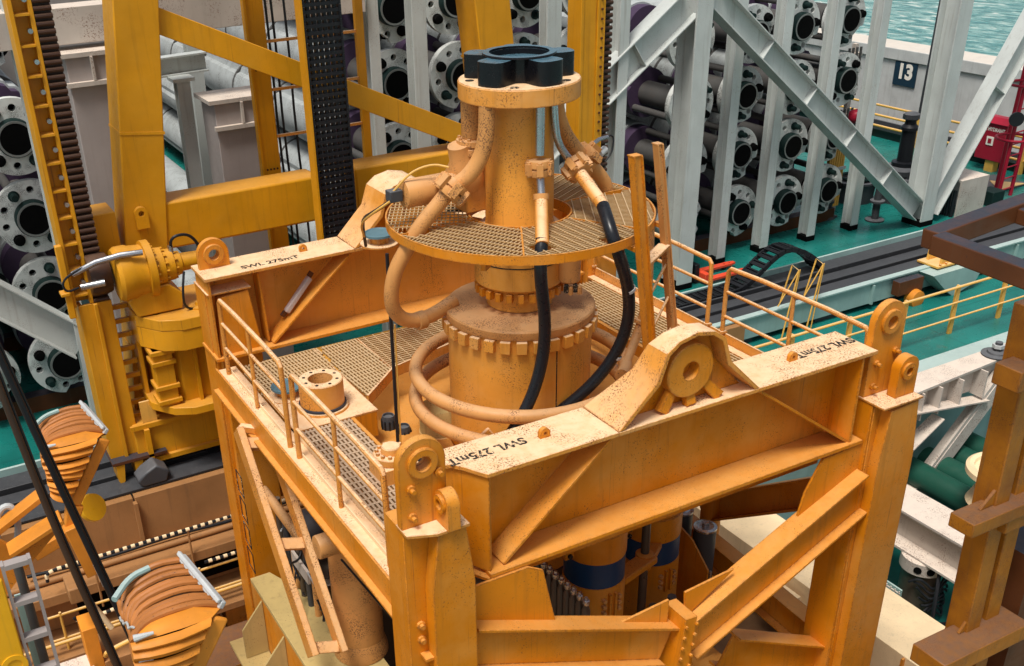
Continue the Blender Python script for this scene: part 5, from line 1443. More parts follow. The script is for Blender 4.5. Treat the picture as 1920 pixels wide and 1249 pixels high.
t = thing('guide_rod', (7.28, 8.75, 0.4), 'bare steel rod standing in a clamp between the two blue banded cylinders', 'rod')
MB().cyl((7.28, 8.75, 0.3), (7.28, 8.75, 3.4), 0.055, n=14).build('rod', 'bottle', t)
MB().bar((6.72, 8.55, 1.62), (7.36, 8.72, 1.62), 0.22, 0.10).build('clamp_arm', 'frame', t, 0.02)
MB().bar((7.24, 8.72, 1.5), (7.7, 9.05, 1.5), 0.18, 0.10).build('clamp_arm', 'frame', t, 0.02)
MB().lathe((7.28, 8.75, 1.56), [(0.10, 0), (0.12, 0.01), (0.12, 0.12), (0.08, 0.14)], n=18).build('clamp_ring', 'frame', t)
ab = thing('accumulator_bottle', (5.5, 8.55, 0.4), 'x', 'accumulator bottle', 'row of grey accumulator bottles')
MB().lathe((5.5, 8.55, 0.4), [(0.03, 0), (0.05, 0.03), (0.05, 0.92), (0.03, 0.98), (0.03, 1.0)], n=14).build('barrel', 'bottle', ab)
MB().lathe((5.5, 8.55, 1.4), [(0.035, 0.001), (0.04, 0.01), (0.04, 0.06), (0.02, 0.065), (0.02, 0.1), (0.0, 0.1)], n=10).build('cap', 'chrome', ab)
MB().lathe((5.5, 8.55, 0.85), [(0.051, 0), (0.056, 0.005), (0.056, 0.02), (0.051, 0.025)], n=14, closed=True).build('band', 'chrome', ab)
od = ['farthest', 'second', 'third', 'fourth', 'fifth', 'sixth', 'seventh', 'eighth', 'ninth', 'nearest']
ab['label'] = 'slim grey accumulator bottle, farthest of the row beside the nearer blue banded cylinder'
ab.location = (5.5, 8.62, 1.36)
for k in range(1, 10):
    dup(ab, (5.5 + 0.004 * k, 8.62 - 0.115 * k, 1.36), 'slim grey accumulator bottle, %s of the row counted from the back' % od[k] if k < 9 else 'slim grey accumulator bottle, nearest of the row')
rk = thing('bottle_rack', (5.45, 8.1, 0.3), 'slanted orange rail with clips holding the row of slim grey bottles', 'rack')
MB().box(5.415, 5.435, 7.5, 8.7, 1.70, 1.76).build('rail', 'frame', rk)
for k in range(10):
    MB().box(5.405, 5.46, 8.59 - 0.115 * k, 8.66 - 0.115 * k, 1.765, 1.79).build('clip', 'frame', rk)
MB().box(5.36, 5.72, 7.4, 8.75, 1.25, 1.35).build('shelf', 'frame', rk)
for k in range(9):
    MB().lathe((5.40, 8.56 - 0.115 * k, 0.4), [(0.03, 0), (0.045, 0.03), (0.045, 0.78), (0.03, 0.82)], n=12).build('lower_bottle', 'bottle', rk)
for i, (x, y, zt) in enumerate(((8.80, 9.82, 1.22), (8.86, 9.38, 1.16))):
    t = thing('black_accumulator', (x, y, 0), ('black cylinder with silver top beside the farther blue banded cylinder, rear one', 'black cylinder with silver top inside the orange panel, front one')[i], 'cylinder', 'black silver topped cylinders')
    MB().lathe((x, y, 0), [(0.15, -1.5), (0.16, -1.4), (0.16, zt - 0.02)], n=28).build('barrel', 'darksteel', t)
    MB().lathe((x, y, zt - 0.02), [(0.16, 0), (0.165, 0.01), (0.165, 0.035), (0.12, 0.045), (0.115, 0.035), (0.05, 0.035), (0.05, 0.10), (0.0, 0.10)], n=28).build('cap', 'chrome', t)
t = thing('shield_panel', (8.55, 9.1, -0.5), 'flat orange shield panel in front of the black silver topped cylinders', 'panel')
MB().prism([(9.35, 1.05), (8.98, 0.75), (8.98, -1.0), (9.75, -1.0), (9.75, 1.15)], 'X', 8.60, 8.63).build('panel', 'frame', t, 0.004)
MB().cyl((8.66, 8.98, 0.72), (8.66, 8.98, -0.8), 0.018, n=8).build('rod', 'chrome', t)
tag(MB().cyl((9.62, 10.1, -2.4), (9.62, 10.1, 3.3), 0.155, n=28).build('stand_pipe', 'frame', None), 'plain orange stand pipe at the right inside the lifting frame', 'pipe')
vp = thing('left_stand_pipe', (3.92, 10.35, -0.4), 'thick worn orange stand pipe with a horizontal branch below the left walkway', 'pipe')
vp.name = 'stand_pipe'
ORIGIN[vp.name] = Vector((3.92, 10.35, -0.4))
MB().lathe((3.92, 10.35, 0), [(0.31, 0.65), (0.315, 0.7), (0.315, 3.1)], n=36).build('barrel', 'pipe', vp)
MB().lathe((3.34, 10.02, 2.44), [(0.06, 0.0), (0.145, 0.01), (0.15, 0.03), (0.15, 0.30), (0.135, 0.31), (0.135, 0.72)], (1, 0, 0), n=24).build('branch', 'pipe', vp)
MB().lathe((3.92, 10.35, 0.4), [(0.36, 0), (0.36, 0.06), (0.31, 0.25)], n=36).build('foot', 'pipe', vp)
MB().tube([(3.60, 9.9, 2.25), (4.05, 9.75, 1.4), (4.55, 9.7, 0.5)], 0.014, 6).build('cable', 'black', vp)
MB().tube([(4.32, 9.95, 2.9), (4.36, 9.95, 1.5), (4.5, 9.9, 0.2)], 0.014, 6).build('cable', 'black', vp)
t = thing('slim_stand_pipe', (4.3, 9.1, 1.0), 'slim rusty pipe with flange foot under the front end of the left walkway', 'pipe')
t.name = 'stand_pipe'
ORIGIN[t.name] = Vector((4.3, 9.1, 1.0))
MB().cyl((4.30, 9.0, 0.9), (4.30, 9.0, 3.1), 0.075, n=18).build('barrel', 'pipe', t)
MB().lathe((4.30, 9.0, 0.85), [(0.13, 0), (0.14, 0.01), (0.14, 0.08), (0.10, 0.09), (0.10, 0.16), (0.075, 0.18)], n=20).build('foot_flange', 'pipe', t)
MB().cyl((4.08, 9.2, 1.15), (4.16, 9.1, 1.15), 0.11, n=18).build('hand_wheel', 'pipe', t)
# pale green base plate of the frame
bp_ = thing('base_frame', (3.9, 10.8, -0.3), 'pale green base plate with gussets below the folding ladder', 'base plate')
MB().prism([(3.15, 12.6), (3.45, 12.6), (4.1, 10.9), (4.1, 8.9), (3.15, 8.9)], 'Z', 0.32, 0.39).build('top_plate', 'palegreen', bp_, 0.006)
MB().box(3.15, 3.19, 8.9, 12.6, -0.6, 0.319).build('side_plate', 'frame', bp_)
for y in (9.4, 10.3, 11.2, 12.1):
    MB().prism([(3.14, 0.31), (2.8, -0.1), (2.8, -0.6), (3.14, -0.6)], 'Y', y, y + 0.03).build('gusset', 'palegreen', bp_)
MB().box(2.7, 3.14, 9.0, 12.6, -0.66, -0.61).build('lower_plate', 'palegreen', bp_)
# dark clutter seen through the frame: control pod, cables, small pipes
cpod = thing('control_pod', (4.7, 9.6, 0), 'dark control pod with cable loops and small pipes inside the lower frame', 'control pod')
MB().box(4.6, 5.3, 9.2, 10.4, -1.2, 1.2).build('pod_body', 'darksteel', cpod, 0.03)
MB().box(4.55, 4.599, 9.3, 10.3, 0.2, 0.26).build('shelf', 'whitebeam', cpod)
MB().box(4.35, 4.75, 9.15, 9.19, 1.42, 1.50).build('name_plate', 'whitebeam', cpod)
rnd = random.Random(3)
for k in range(26):
    x, y, z = 4.3 + rnd.random() * 0.9, 8.7 + rnd.random() * 0.5, 0.4 + rnd.random() * 1.1
    p = [Vector((x, y, z))]
    for j in range(5):
        p.append(p[-1] + Vector((rnd.uniform(-0.2, 0.2), rnd.uniform(-0.12, 0.12), rnd.uniform(-0.28, 0.16))))
    MB().tube(p, rnd.choice((0.010, 0.014, 0.02)), 6, smooth=2).build('cable', rnd.choice(('black', 'black', 'darksteel', 'chrome', 'black')), cpod)
for k in range(5):
    MB().cyl((4.36 + 0.16 * k, 8.85 + 0.04 * k, 0.42), (4.36 + 0.16 * k, 8.85 + 0.04 * k, 0.9 + 0.12 * (k % 3)), 0.05, n=12).build('canister', rnd.choice(('darksteel', 'chrome', 'bottle')), cpod)
MB().lathe((4.12, 8.8, 0.75), [(0.0, -0.22), (0.12, -0.2), (0.13, 0.0), (0.12, 0.2), (0, 0.22)], (0.3, 0.2, 1), n=16).build('float_block', 'orange', cpod)
pu = thing('pump_unit', (4.1, 12, -2.39), 'dark pump unit with pipes and cables behind the folding ladder inside the frame', 'pump')
MB().box(3.75, 5.2, 11.2, 12.9, -2.39, 0.9).build('skid_body', 'bottle', pu, 0.03)
MB().lathe((0, 11.9, 1.35), [(0.1, 3.75), (0.32, 3.78), (0.34, 3.9), (0.34, 4.7), (0.2, 4.8)], (1, 0, 0), n=24).build('motor', 'darksteel', pu)
for k in range(6):
    MB().cyl((3.7, 11.3 + 0.26 * k, 0.3), (3.7, 11.3 + 0.26 * k, 1.2 + 0.2 * (k % 3)), 0.05, n=12).build('pipe', ('pipe', 'darksteel', 'bottle')[k % 3], pu)
MB().cyl((3.62, 11.2, 1.6), (3.62, 12.9, 1.6), 0.07, n=14).build('pipe', 'pipe', pu)
MB().box(3.60, 3.64, 11.3, 11.9, 0.95, 1.15).build('name_plate', 'whitebeam', pu)
for k in range(14):
    p = [Vector((3.55 + rnd.random() * 0.2, 10.9 + rnd.random() * 1.6, 0.7 + rnd.random() * 0.9))]
    for j in range(5):
        p.append(p[-1] + Vector((rnd.uniform(-0.08, 0.1), rnd.uniform(-0.25, 0.2), rnd.uniform(-0.22, 0.14))))
    MB().tube(p, rnd.choice((0.012, 0.018)), 6, smooth=2).build('cable', rnd.choice(('black', 'black', 'greytape')), pu)
for i, (x, y, z) in enumerate(((5.0, 11.4, 3.15), (5.12, 11.2, 3.05))):
    t = thing('dark_filter', (x, y, z - 0.7), ('dark ribbed canister at the rear grating edge, left one', 'dark ribbed canister at the rear grating edge, right one')[i], 'canister', 'dark ribbed canisters')
    MB().lathe((x, y, z - 0.8), [(0.09, 0), (0.095, 0.02), (0.095, 0.74), (0.08, 0.78), (0.07, 0.78), (0.065, 0.75), (0, 0.75)], n=20).build('barrel', 'darksteel', t)
    for k in range(10):
        a = 2 * pi * k / 10
        MB().cyl((x + 0.095 * cos(a), y + 0.095 * sin(a), z - 0.76), (x + 0.095 * cos(a), y + 0.095 * sin(a), z - 0.08), 0.012, n=6).build('rib', 'black', t)
# lower tank body filling the frame core, pipes and shelves
core = thing('lower_stack', (6.4, 10.3, -2.3), 'dark lower stack of frames and pipes under the drum inside the orange frame', 'machinery')
MB().box(5.4, 7.6, 9.9, 12.4, -2.39, 1.15).build('stack_body', 'bottle', core, 0.02)
MB().box(5.2, 8.2, 8.0, 12.6, -0.02, 0.06).build('shelf', 'frame', core)
MB().box(4.7, 9.2, 7.9, 13.2, 2.86, 2.94).build('shelf', 'frame', core)
for k in range(7):
    MB().cyl((7.0 + 0.22 * k, 8.6 + 0.05 * (k % 3), -0.4), (7.0 + 0.22 * k, 8.6 + 0.05 * (k % 3), 0.55 + 0.13 * (k % 4)), 0.06, n=12).build('canister', ('darksteel', 'frame', 'bottle')[k % 3], core)
for k in range(18):
    p = [Vector((6.7 + rnd.random() * 1.6, 8.0 + rnd.random() * 0.4, 0.1 + rnd.random() * 0.4))]
    for j in range(4):
        p.append(p[-1] + Vector((rnd.uniform(-0.2, 0.2), rnd.uniform(-0.1, 0.1), rnd.uniform(-0.15, 0.15))))
    MB().tube(p, rnd.choice((0.012, 0.02)), 6, smooth=2).build('cable', rnd.choice(('black', 'black', 'chrome')), core)
MB().prism([(6.5, 1.1), (7.3, 1.2), (7.35, -0.4), (6.4, -0.4)], 'Y', 7.75, 7.79, [circle(6.9, 0.4, 0.16, 14)]).build('pierced_plate', 'frame', core)
MB().box(8.0, 8.25, 8.3, 8.33, 0.45, 0.62).build('blue_tag', 'teal_lt', core)
yc = thing('yellow_tank', (5.55, 11.2, 2.2), 'pale yellow upright tank seen between the coil loops left of the drum', 'tank')
MB().lathe((5.55, 11.0, 0), [(0.25, 1.2), (0.26, 1.25), (0.26, 3.25), (0.24, 3.3)], n=28).build('tank_body', 'palegreen', yc)
MB().lathe((5.55, 11.0, 2.9), [(0.262, 0), (0.275, 0.01), (0.275, 0.04), (0.262, 0.05)], n=28).build('hoop', 'railyellow', yc)

# ------------------------------------------------------------------ pool equipment at the right
b = thing('cream_beam', (11.9, 9, -1.8), 'broad cream box beam along the moonpool right of the lifting frame', 'beam')
MB().box(11.35, 12.42, 3.0, 12.6, -1.75, -1.0).build('beam_body', 'cream', b, 0.01)
for k in range(7):
    MB().box(11.30, 11.349, 3.4 + 1.4 * k, 3.44 + 1.4 * k, -1.75, -1.03).build('stiffener', 'frame', b)
MB().box(11.28, 11.349, 3.0, 12.6, -1.78, -1.70).build('lower_flange', 'frame', b)
MB().box(11.0, 11.28, 9.6, 10.3, -1.5, -1.2).build('bracket', 'cream', b)
w2 = thing('white_girder', (14.8, 9, -1.8), 'worn white girder with flanges running over the teal lower deck', 'girder')
MB().box(14.38, 15.14, 4.5, 12.3, -1.05, -1.0).build('top_flange', 'whitebeam', w2, 0.005)
MB().box(14.62, 14.68, 4.5, 12.3, -1.68, -1.051).build('web', 'whitebeam', w2)
MB().box(14.30, 15.0, 4.5, 12.3, -1.73, -1.681).build('bottom_flange', 'whitebeam', w2, 0.005)
wp = thing('white_portal', (18, 12.1, -1), 'worn white portal frame with gusseted corner beside the yellow railing', 'portal frame')
MB().prism([(15.6, 11.8), (19.0, 12.0), (19.9, 12.2), (22, 12.2), (22, 12.45), (15.6, 12.42)], 'Z', 0.14, 0.2).build('top_plate', 'whitebeam', wp, 0.006)
MB().box(15.7, 22, 12.1, 12.14, -0.42, 0.139).build('web', 'whitebeam', wp)
MB().bar((18.9, 11.95, -0.2), (16.4, 11.95, -2.9), 0.34, 0.26, (0, 1, 0)).build('knee_brace', 'whitebeam', wp, 0.006)
MB().bar((18.9, 11.86, -0.05), (16.25, 11.86, -2.95), 0.05, 0.34, (1, 0, -1)).build('brace_flange', 'whitebeam', wp)
MB().bar((16.0, 11.95, 0.12), (16.0, 11.95, -3.0), 0.34, 0.30, (0, 1, 0)).build('leg', 'whitebeam', wp, 0.006)
MB().bar((16.0, 11.9, -0.2), (18.4, 11.9, -0.55), 0.30, 0.03, (0, 0, 1)).build('stringer', 'whitebeam', wp)
for x in (16.4, 16.9, 17.5, 18.2):
    MB().box(x, x + 0.03, 11.8, 12.1, -0.45, 0.13).build('rib', 'whitebeam', wp)
MB().bar((16.15, 11.9, -1.2), (17.1, 11.9, -0.6), 0.3, 0.03, (0, 0, 1)).build('tie', 'whitebeam', wp)
MB().bar((16.15, 11.9, -2.1), (17.0, 11.9, -2.1), 0.3, 0.03, (0, 0, 1)).build('tie', 'whitebeam', wp)
MB().box(20.4, 20.56, 12.12, 12.3, -3.0, 0.139).build('post', 'teal_lt', wp)
pb = thing('pad_bolt', (18.9, 12.16, 0.2), 'round grey pad with an upright bolt on the white portal corner', 'bolt')
MB().lathe((18.9, 12.16, 0.2), [(0.30, 0.001), (0.30, 0.03), (0.20, 0.05), (0.18, 0.08), (0.08, 0.10), (0.07, 0.28), (0.0, 0.28)], n=28).build('pad', 'darksteel', pb)
MB().lathe((18.9, 12.16, 0.36), [(0.12, 0), (0.12, 0.07), (0.0, 0.07)], n=6).build('nut', 'greytape', pb)
for k in range(4):
    x = 16.9 + 0.62 * k
    tag(MB().cyl((x, 6.5, -1.9 + 0.0 * k), (x, 12.3, -1.9), 0.27, n=24).build('green_tube', 'greenpipe', None), ['dark green tube on the lower deck, nearest the white knee brace', 'dark green tube on the lower deck, second from the knee brace', 'dark green tube on the lower deck, third from the knee brace', 'dark green tube on the lower deck, farthest right'][k], 'tube', 'dark green tubes on the lower deck')
tag(MB().box(15.9, 16.5, 7.5, 12.3, -2.6, -2.2).build('dark_hatch', 'darksteel', None, 0.02), 'dark hatch cover below the green tubes', 'hatch')
tag(MB().cyl((15.72, 6.8, -1.6), (15.72, 12.0, -1.6), 0.10, n=16).build('magenta_tube', 'magenta', None), 'magenta tube lying along the worn white girder', 'tube')
ca = thing('capstan', (16.5, 9.95, -1.4), 'round off white capstan with stepped rim partly behind the rusty post', 'capstan')
MB().lathe((16.6, 10.0, -1.4), [(0.55, 0), (0.50, 0.1), (0.42, 0.3), (0.42, 0.5), (0.62, 0.58), (0.66, 0.62), (0.66, 0.72), (0.6, 0.76), (0.52, 0.74), (0.50, 0.68), (0.40, 0.68), (0.38, 0.72), (0.0, 0.74)], n=44).build('drum', 'cream', ca)
MB().bar((15.95, 9.75, -1.25), (15.9, 9.75, -0.7), 0.3, 0.24, (0, 1, 0)).build('bracket', 'cream', ca, 0.03)
MB().lathe((15.80, 9.6, -1.0), [(0.0, 0), (0.09, 0), (0.09, 0.04), (0, 0.04)], (-0.6, -0.8, 0), n=16).build('hole', 'bore', ca)
bo = thing('cable_bollard', (14.5, 9.8, -3.0), 'short bollard with white pierced head wrapped in black cables', 'bollard')
MB().lathe((14.6, 9.85, 0), [(0.36, -3.0), (0.34, -2.9), (0.34, -2.05), (0.36, -2.0)], n=28).build('body', 'bottle', bo)
MB().lathe((14.6, 9.85, 0), [(0.36, -2.0), (0.40, -1.98), (0.40, -1.74), (0.36, -1.72), (0.3, -1.72)], n=32).build('head', 'whitebeam', bo)
for a in (-2.7, -2.15, -1.6):
    MB().cyl((14.6 + 0.38 * cos(a), 9.85 + 0.38 * sin(a), -1.86), (14.6 + 0.41 * cos(a), 9.85 + 0.41 * sin(a), -1.86), 0.07, n=12).build('hole', 'bore', bo)
for k in range(9):
    a0 = -2.9 + 0.15 * k
    p = []
    for j in range(7):
        a = a0 + j * 0.3
        r = 0.42 + 0.07 * rnd.random()
        p.append((14.6 + r * cos(a), 9.85 + r * sin(a), -2.1 - 0.09 * k + 0.12 * sin(j * 1.4 + k)))
    MB().tube(p, 0.022, 7, smooth=2).build('cable', 'black', bo)
MB().tube([(14.45, 9.4, -1.8), (14.2, 9.2, -2.1), (14.1, 9.1, -2.7), (14.3, 8.9, -2.95), (15.4, 8.7, -2.97), (16.6, 9.1, -2.97)], 0.035, 8, smooth=2).build('cable', 'black', bo)
MB().tube([(14.2, 9.3, -2.6), (14.6, 9.2, -2.95), (15.5, 9.3, -2.97), (16.8, 9.8, -2.97)], 0.03, 8, smooth=2).build('cable', 'black', bo)
cg = thing('wire_cage', (13.7, 9.6, -3), 'small white wire mesh cage in front of the cable bollard', 'cage')
for k in range(8):
    MB().cyl((13.6, 9.5 + 0.09 * k, -3), (13.6, 9.5 + 0.09 * k, -1.95), 0.012, n=6).build('wire', 'whitebeam', cg)
    MB().cyl((13.6, 9.48, -2.9 + 0.13 * k), (13.6, 10.16, -2.9 + 0.13 * k), 0.012, n=6).build('wire', 'whitebeam', cg)
MB().box(13.65, 13.68, 9.5, 10.15, -3.0, -1.95).build('sheet', 'teal_lt', cg)
tag(MB().box(13.5, 15.2, 7.2, 8.9, -2.998, -2.9).build('mat_slab', 'palegreen', None, 0.01), 'pale grubby slab on the teal lower deck below the cables', 'slab')
bag = MB()
for k in range(7):
    c = (14.55 + rnd.uniform(-0.14, 0.2), 8.45 + rnd.uniform(-0.16, 0.16), -2.78 + rnd.uniform(0, 0.22))
    r = rnd.uniform(0.13, 0.2)
    bag.lathe(c, [(0, -r), (r * 0.7, -r * 0.7), (r, 0), (r * 0.7, r * 0.7), (0, r)], (rnd.random(), rnd.random(), 1), n=12)
tag(bag.build('orange_bag', 'orangered', None), 'bright orange red crumpled bag on the lower deck beside the rusty post', 'bag')

# ------------------------------------------------------------------ rusty foreground stand at the right edge
rs = thing('rusty_stand', (8.3, 5.0, 0), 'rusty yellow foreground post with dusty ledges and a dark arm frame at the right edge', 'stand')
def rb(p0, p1, w, h, name, mat='rusty', up=(0, 0, 1), bev=0.012):
    return MB().bar(p0, p1, w, h, up).build(name, mat, rs, bev)
rb((8.52, 5.05, -2.3), (8.20, 5.05, 6.2), 0.20, 0.24, 'post', 'rusty', (0, 1, 0))
rb((8.86, 5.05, -2.3), (8.50, 5.05, 6.6), 0.2, 0.18, 'post', 'rusty', (0, 1, 0))
rb((7.90, 4.95, 5.62), (9.3, 4.95, 5.62), 0.26, 0.20, 'ledge')
rb((7.76, 4.95, 4.16), (8.8, 4.95, 4.16), 0.26, 0.15, 'ledge')
rb((8.3, 5.0, 4.05), (9.6, 5.0, 4.05), 0.30, 0.26, 'ledge')
rb((7.66, 4.9, 2.62), (8.9, 4.9, 2.62), 0.38, 0.20, 'ledge')
MB().prism([(8.0, 4.241), (8.25, 4.241), (8.22, 4.45)], 'Y', 4.95, 4.98).build('gusset', 'rusty', rs)
MB().prism([(8.15, 2.73), (8.36, 2.73), (8.32, 2.98)], 'Y', 4.95, 4.98).build('gusset', 'rusty', rs)
MB().box(8.98, 10.4, 4.9, 5.4, -2.3, 3.35).build('dark_panel', 'rustdark', rs)
rb((9.0, 4.7, 3.1), (10.4, 4.7, 3.5), 0.16, 0.16, 'rail')
rb((6.62, 4.98, 7.08), (10.2, 5.06, 7.30), 0.15, 0.15, 'arm', 'rustdark')
rb((6.62, 4.92, 7.08), (6.72, 2.6, 6.98), 0.15, 0.15, 'arm', 'rustdark')
rb((7.55, 4.93, 7.12), (7.62, 2.6, 7.02), 0.12, 0.12, 'arm', 'rustdark')
rb((8.55, 5.0, 6.4), (8.50, 5.02, 7.2), 0.18, 0.2, 'post', 'rustdark', (0, 1, 0))

# ------------------------------------------------------------------ foreground left: hose saddles, belts, ladder frame
R_ = [[(0.0, 0.0, 0.0), (-0.26, 0.05, 0.01), (-0.6, 0.0, -0.12), (-0.54, -0.38, -0.33), (-0.60, -0.86, -0.55), (-0.54, -0.9, -0.60), (-0.47, -0.9, -0.67)],
      [(0.10, -0.7, -0.04), (-0.11, -0.7, 0.06), (-0.46, -0.7, 0.06), (-0.62, -0.8, 0.02), (-0.62, -0.85, 0.01), (-0.33, -0.9, 0.03), (-0.03, -0.85, 0.0)]]
def make_saddle(loc):
    t = thing('hose_saddle', loc, 'x', 'hose bundle', 'orange hose bundles')
    L0 = Vector(loc)
    N = 9
    cols = []
    for i in range(N):
        s = i / (N - 1)
        jj = rnd.uniform(-0.012, 0.012)
        pts = [L0 + Vector(R_[0][k]).lerp(Vector(R_[1][k]), s) + Vector((jj, jj, jj)) for k in range(7)]
        cols.append(pts)
        MB().tube(pts[:5], 0.032, 10, smooth=2).build('hose', 'orangedk', t)
        if i > 3:
            MB().tube([pts[4] + Vector((0.0, -0.01, 0.035)), pts[5].lerp(pts[4], 0.5) + Vector((0, -0.012, 0.04))], [0.03, 0.012], 8).build('pale_patch', 'greytape', t)  # small pale grey tapered patch at each fold top
    for i in range(N - 1):
        A_, B_, C_, D_ = cols[i][4], cols[i + 1][4], cols[i + 1][6], cols[i][6]
        nrm = (B_ - A_).cross(D_ - A_)
        if nrm.length < 1e-6:
            continue
        nrm.normalize()
        if nrm.y > 0:
            nrm = -nrm
        vs, fs = [], []
        K = 5
        for q in range(K + 1):
            f = q / K
            lo, hi = A_.lerp(D_, f) + Vector((-0.03 * (1 - f), 0, 0)), B_.lerp(C_, f) + Vector((-0.03 * (1 - f), 0, 0))
            bow = 0.05 * sin(pi * f)
            wob = rnd.uniform(-0.006, 0.006)
            for g_, hgt in ((0.03, 0.0), (0.12, 0.03), (0.5, 0.055), (0.88, 0.03), (0.97, 0.0)):
                vs.append(lo.lerp(hi, g_) + nrm * (hgt + bow + wob))
        for q in range(K):
            for r_ in range(4):
                o = q * 5 + r_
                fs.append((o, o + 1, o + 6, o + 5))
        fs += [(0, 4, 3, 2, 1), tuple(K * 5 + r_ for r_ in range(5))]
        for q in range(K):
            fs.append((q * 5, q * 5 + 5, q * 5 + 9, q * 5 + 4))
        MB().add(vs, fs).build('fold', 'orange', t, 0, 50)
    c8 = cols[-1]
    topr = [c8[0], c8[1], c8[2], c8[3]]
    lowr = [c8[6], c8[5].lerp(c8[6], 0.3), c8[5].lerp(c8[4], 0.5), c8[4]]
    vs, fs = [], []
    for p_, q_ in zip(topr, lowr):
        for g_, out_ in ((0.0, 0.0), (0.5, 0.03), (1.0, 0.0)):
            vs.append(p_.lerp(q_, g_) + Vector((0, -out_, out_ - 0.012)))
    for q in range(3):
        for r_ in range(2):
            o = q * 3 + r_
            fs.append((o, o + 1, o + 4, o + 3))
    n0 = len(vs)
    vs += [v + Vector((0, 0.02, -0.03)) for v in vs[:n0]]
    fs += [tuple(i + n0 for i in reversed(f)) for f in fs[:]]
    MB().add(vs, fs).build('fold', 'orange', t, 0, 50)
    # dark sheet painting the shade in the gaps between hoses
    vs, fs = [], []
    for c in cols:
        vs += [tuple(p + (L0 + Vector((-0.25, -0.45, -0.2)) - p) * 0.06) for p in c]
    for i in range(N - 1):
        for k in range(6):
            fs.append((i * 7 + k, i * 7 + k + 1, (i + 1) * 7 + k + 1, (i + 1) * 7 + k))
    MB().add(vs, fs).build('gap_shade', 'darkgap', t)
    # grey end strip and orange seam edge going down to the neck
    a, b_ = L0 + Vector((0.0, 0.02, 0.03)), L0 + Vector((0.10, -0.74, 0.0))
    MB().bar(a, b_, 0.05, 0.07, (0.6, 0, 0.8)).build('end_strip', 'greytape', t, 0.012)
    MB().bar(a + Vector((-0.02, 0, 0.05)), b_ + Vector((-0.02, 0, 0.05)), 0.035, 0.04, (0.6, 0, 0.8)).build('end_strip', 'greytape', t, 0.01)
    e0, e1, e2 = L0 + Vector((0.06, -0.80, -0.05)), L0 + Vector((-0.42, -0.86, -0.74)), L0 + Vector((-0.52, -0.86, -1.0))
    MB().bar(e0, e1, 0.05, 0.13, (1, 0, -0.7)).build('seam_edge', 'orange', t, 0.02)
    MB().bar(e1, e2, 0.10, 0.20, (1, 0, 0), 0.10, 0.14).build('neck', 'orange', t, 0.02)
    MB().tube([L0 + Vector((-0.62, -0.25, 0.02)), L0 + Vector((-0.45, -0.05, 0.04)), L0 + Vector((-0.28, -0.02, 0.05))], 0.028, 8, smooth=2).build('teal_patch', 'teal_lt', t)
    # rope ties
    for f in (0.55,):
        pts = [c[2].lerp(c[3], f) + Vector((-0.045, -0.01, 0.035)) for c in cols]
        MB().tube(pts, 0.010, 6).build('rope', 'greytape', t)
    return t
s1 = make_saddle((1.32, 11.9, 4.05))
s1['label'] = 'farther orange hose bundle folded over a saddle, above the round yellow disc'
s2 = dup(s1, (1.33, 7.45, 4.62), 'nearer orange hose bundle folded over a saddle at the bottom of the picture')
arm = thing('saddle_arm', (0.9, 11, 2.6), 'orange bracket arm with white cylinder under the farther hose bundle', 'arm')
MB().bar((0.80, 11.0, 3.1), (0.92, 11.0, 2.4), 0.16, 0.2, (0, 1, 0)).build('arm', 'orange', arm, 0.01)
MB().cyl((0.97, 10.8, 2.62), (1.02, 10.8, 2.30), 0.05, n=14).build('white_cylinder', 'whitebeam', arm)
MB().bar((0.35, 11.2, 2.75), (0.95, 11.2, 2.95), 0.2, 0.14).build('bracket', 'orange', arm, 0.01)
dsk = thing('yellow_disc', (1.2, 12, 2.65), 'bright yellow round disc below the farther hose bundle', 'disc')
MB().lathe((1.16, 11.9, 2.70), [(0.0, -0.03), (0.17, -0.03), (0.18, 0.0), (0.17, 0.05), (0.0, 0.05)], (0.5, -0.75, 0.45), n=30).build('disc', 'yellow', dsk)
bk = thing('orange_bracket', (0.4, 10, 3.6), 'orange sloping bracket plate between belts and white ladder frame', 'bracket')
MB().prism([(0.12, 3.62), (0.62, 3.86), (0.66, 3.76), (0.2, 3.36)], 'Y', 9.95, 10.0).build('plate', 'orange', bk, 0.006)
MB().bar((0.10, 9.95, 3.64), (0.66, 9.95, 3.86), 0.24, 0.05).build('top_flange', 'orange', bk, 0.006)
MB().bar((0.05, 10.3, 3.72), (0.55, 10.3, 3.98), 0.2, 0.06).build('top_flange', 'orange', bk, 0.006)
MB().prism([(-0.1, 3.9), (0.14, 3.62), (0.10, 3.2), (-0.1, 3.0)], 'Y', 10.05, 10.1).build('plate', 'orange', bk)
lp = thing('hose_loop', (0.15, 10.4, 3.6), 'short grey hose loop at the left edge above the white ladder frame', 'hose')
MB().tube([(0.02, 10.4, 3.35), (0.04, 10.4, 3.65), (0.12, 10.4, 3.88), (0.24, 10.4, 3.90), (0.28, 10.4, 3.72), (0.20, 10.4, 3.40)], 0.035, 10, smooth=2).build('hose', 'greytape', lp)
MB().lathe((0.06, 10.35, 3.3), [(0.05, 0), (0.12, 0.01), (0.12, 0.08), (0.05, 0.1)], n=14).build('fitting', 'darksteel', lp)
wf = thing('white_ladder_frame', (0.1, 9, 3), 'white ladder like frame with a grey pipe inside beside a bright yellow panel', 'frame')
for (xa, xb) in ((0.0, 0.0), (0.24, 0.24)):
    MB().bar((xa, 9.0, 4.12), (xb, 9.0, -2), 0.03, 0.10, (0, 1, 0)).build('stringer', 'shade_white', wf)
for k in range(14):
    MB().box(0.016, 0.224, 8.95, 9.05, 4.06 - 0.42 * k, 4.11 - 0.42 * k).build('rung', 'shade_white', wf)
MB().cyl((0.13, 9.2, 4.0), (0.15, 9.2, -2), 0.045, n=14).build('pipe', 'greypipe', wf)
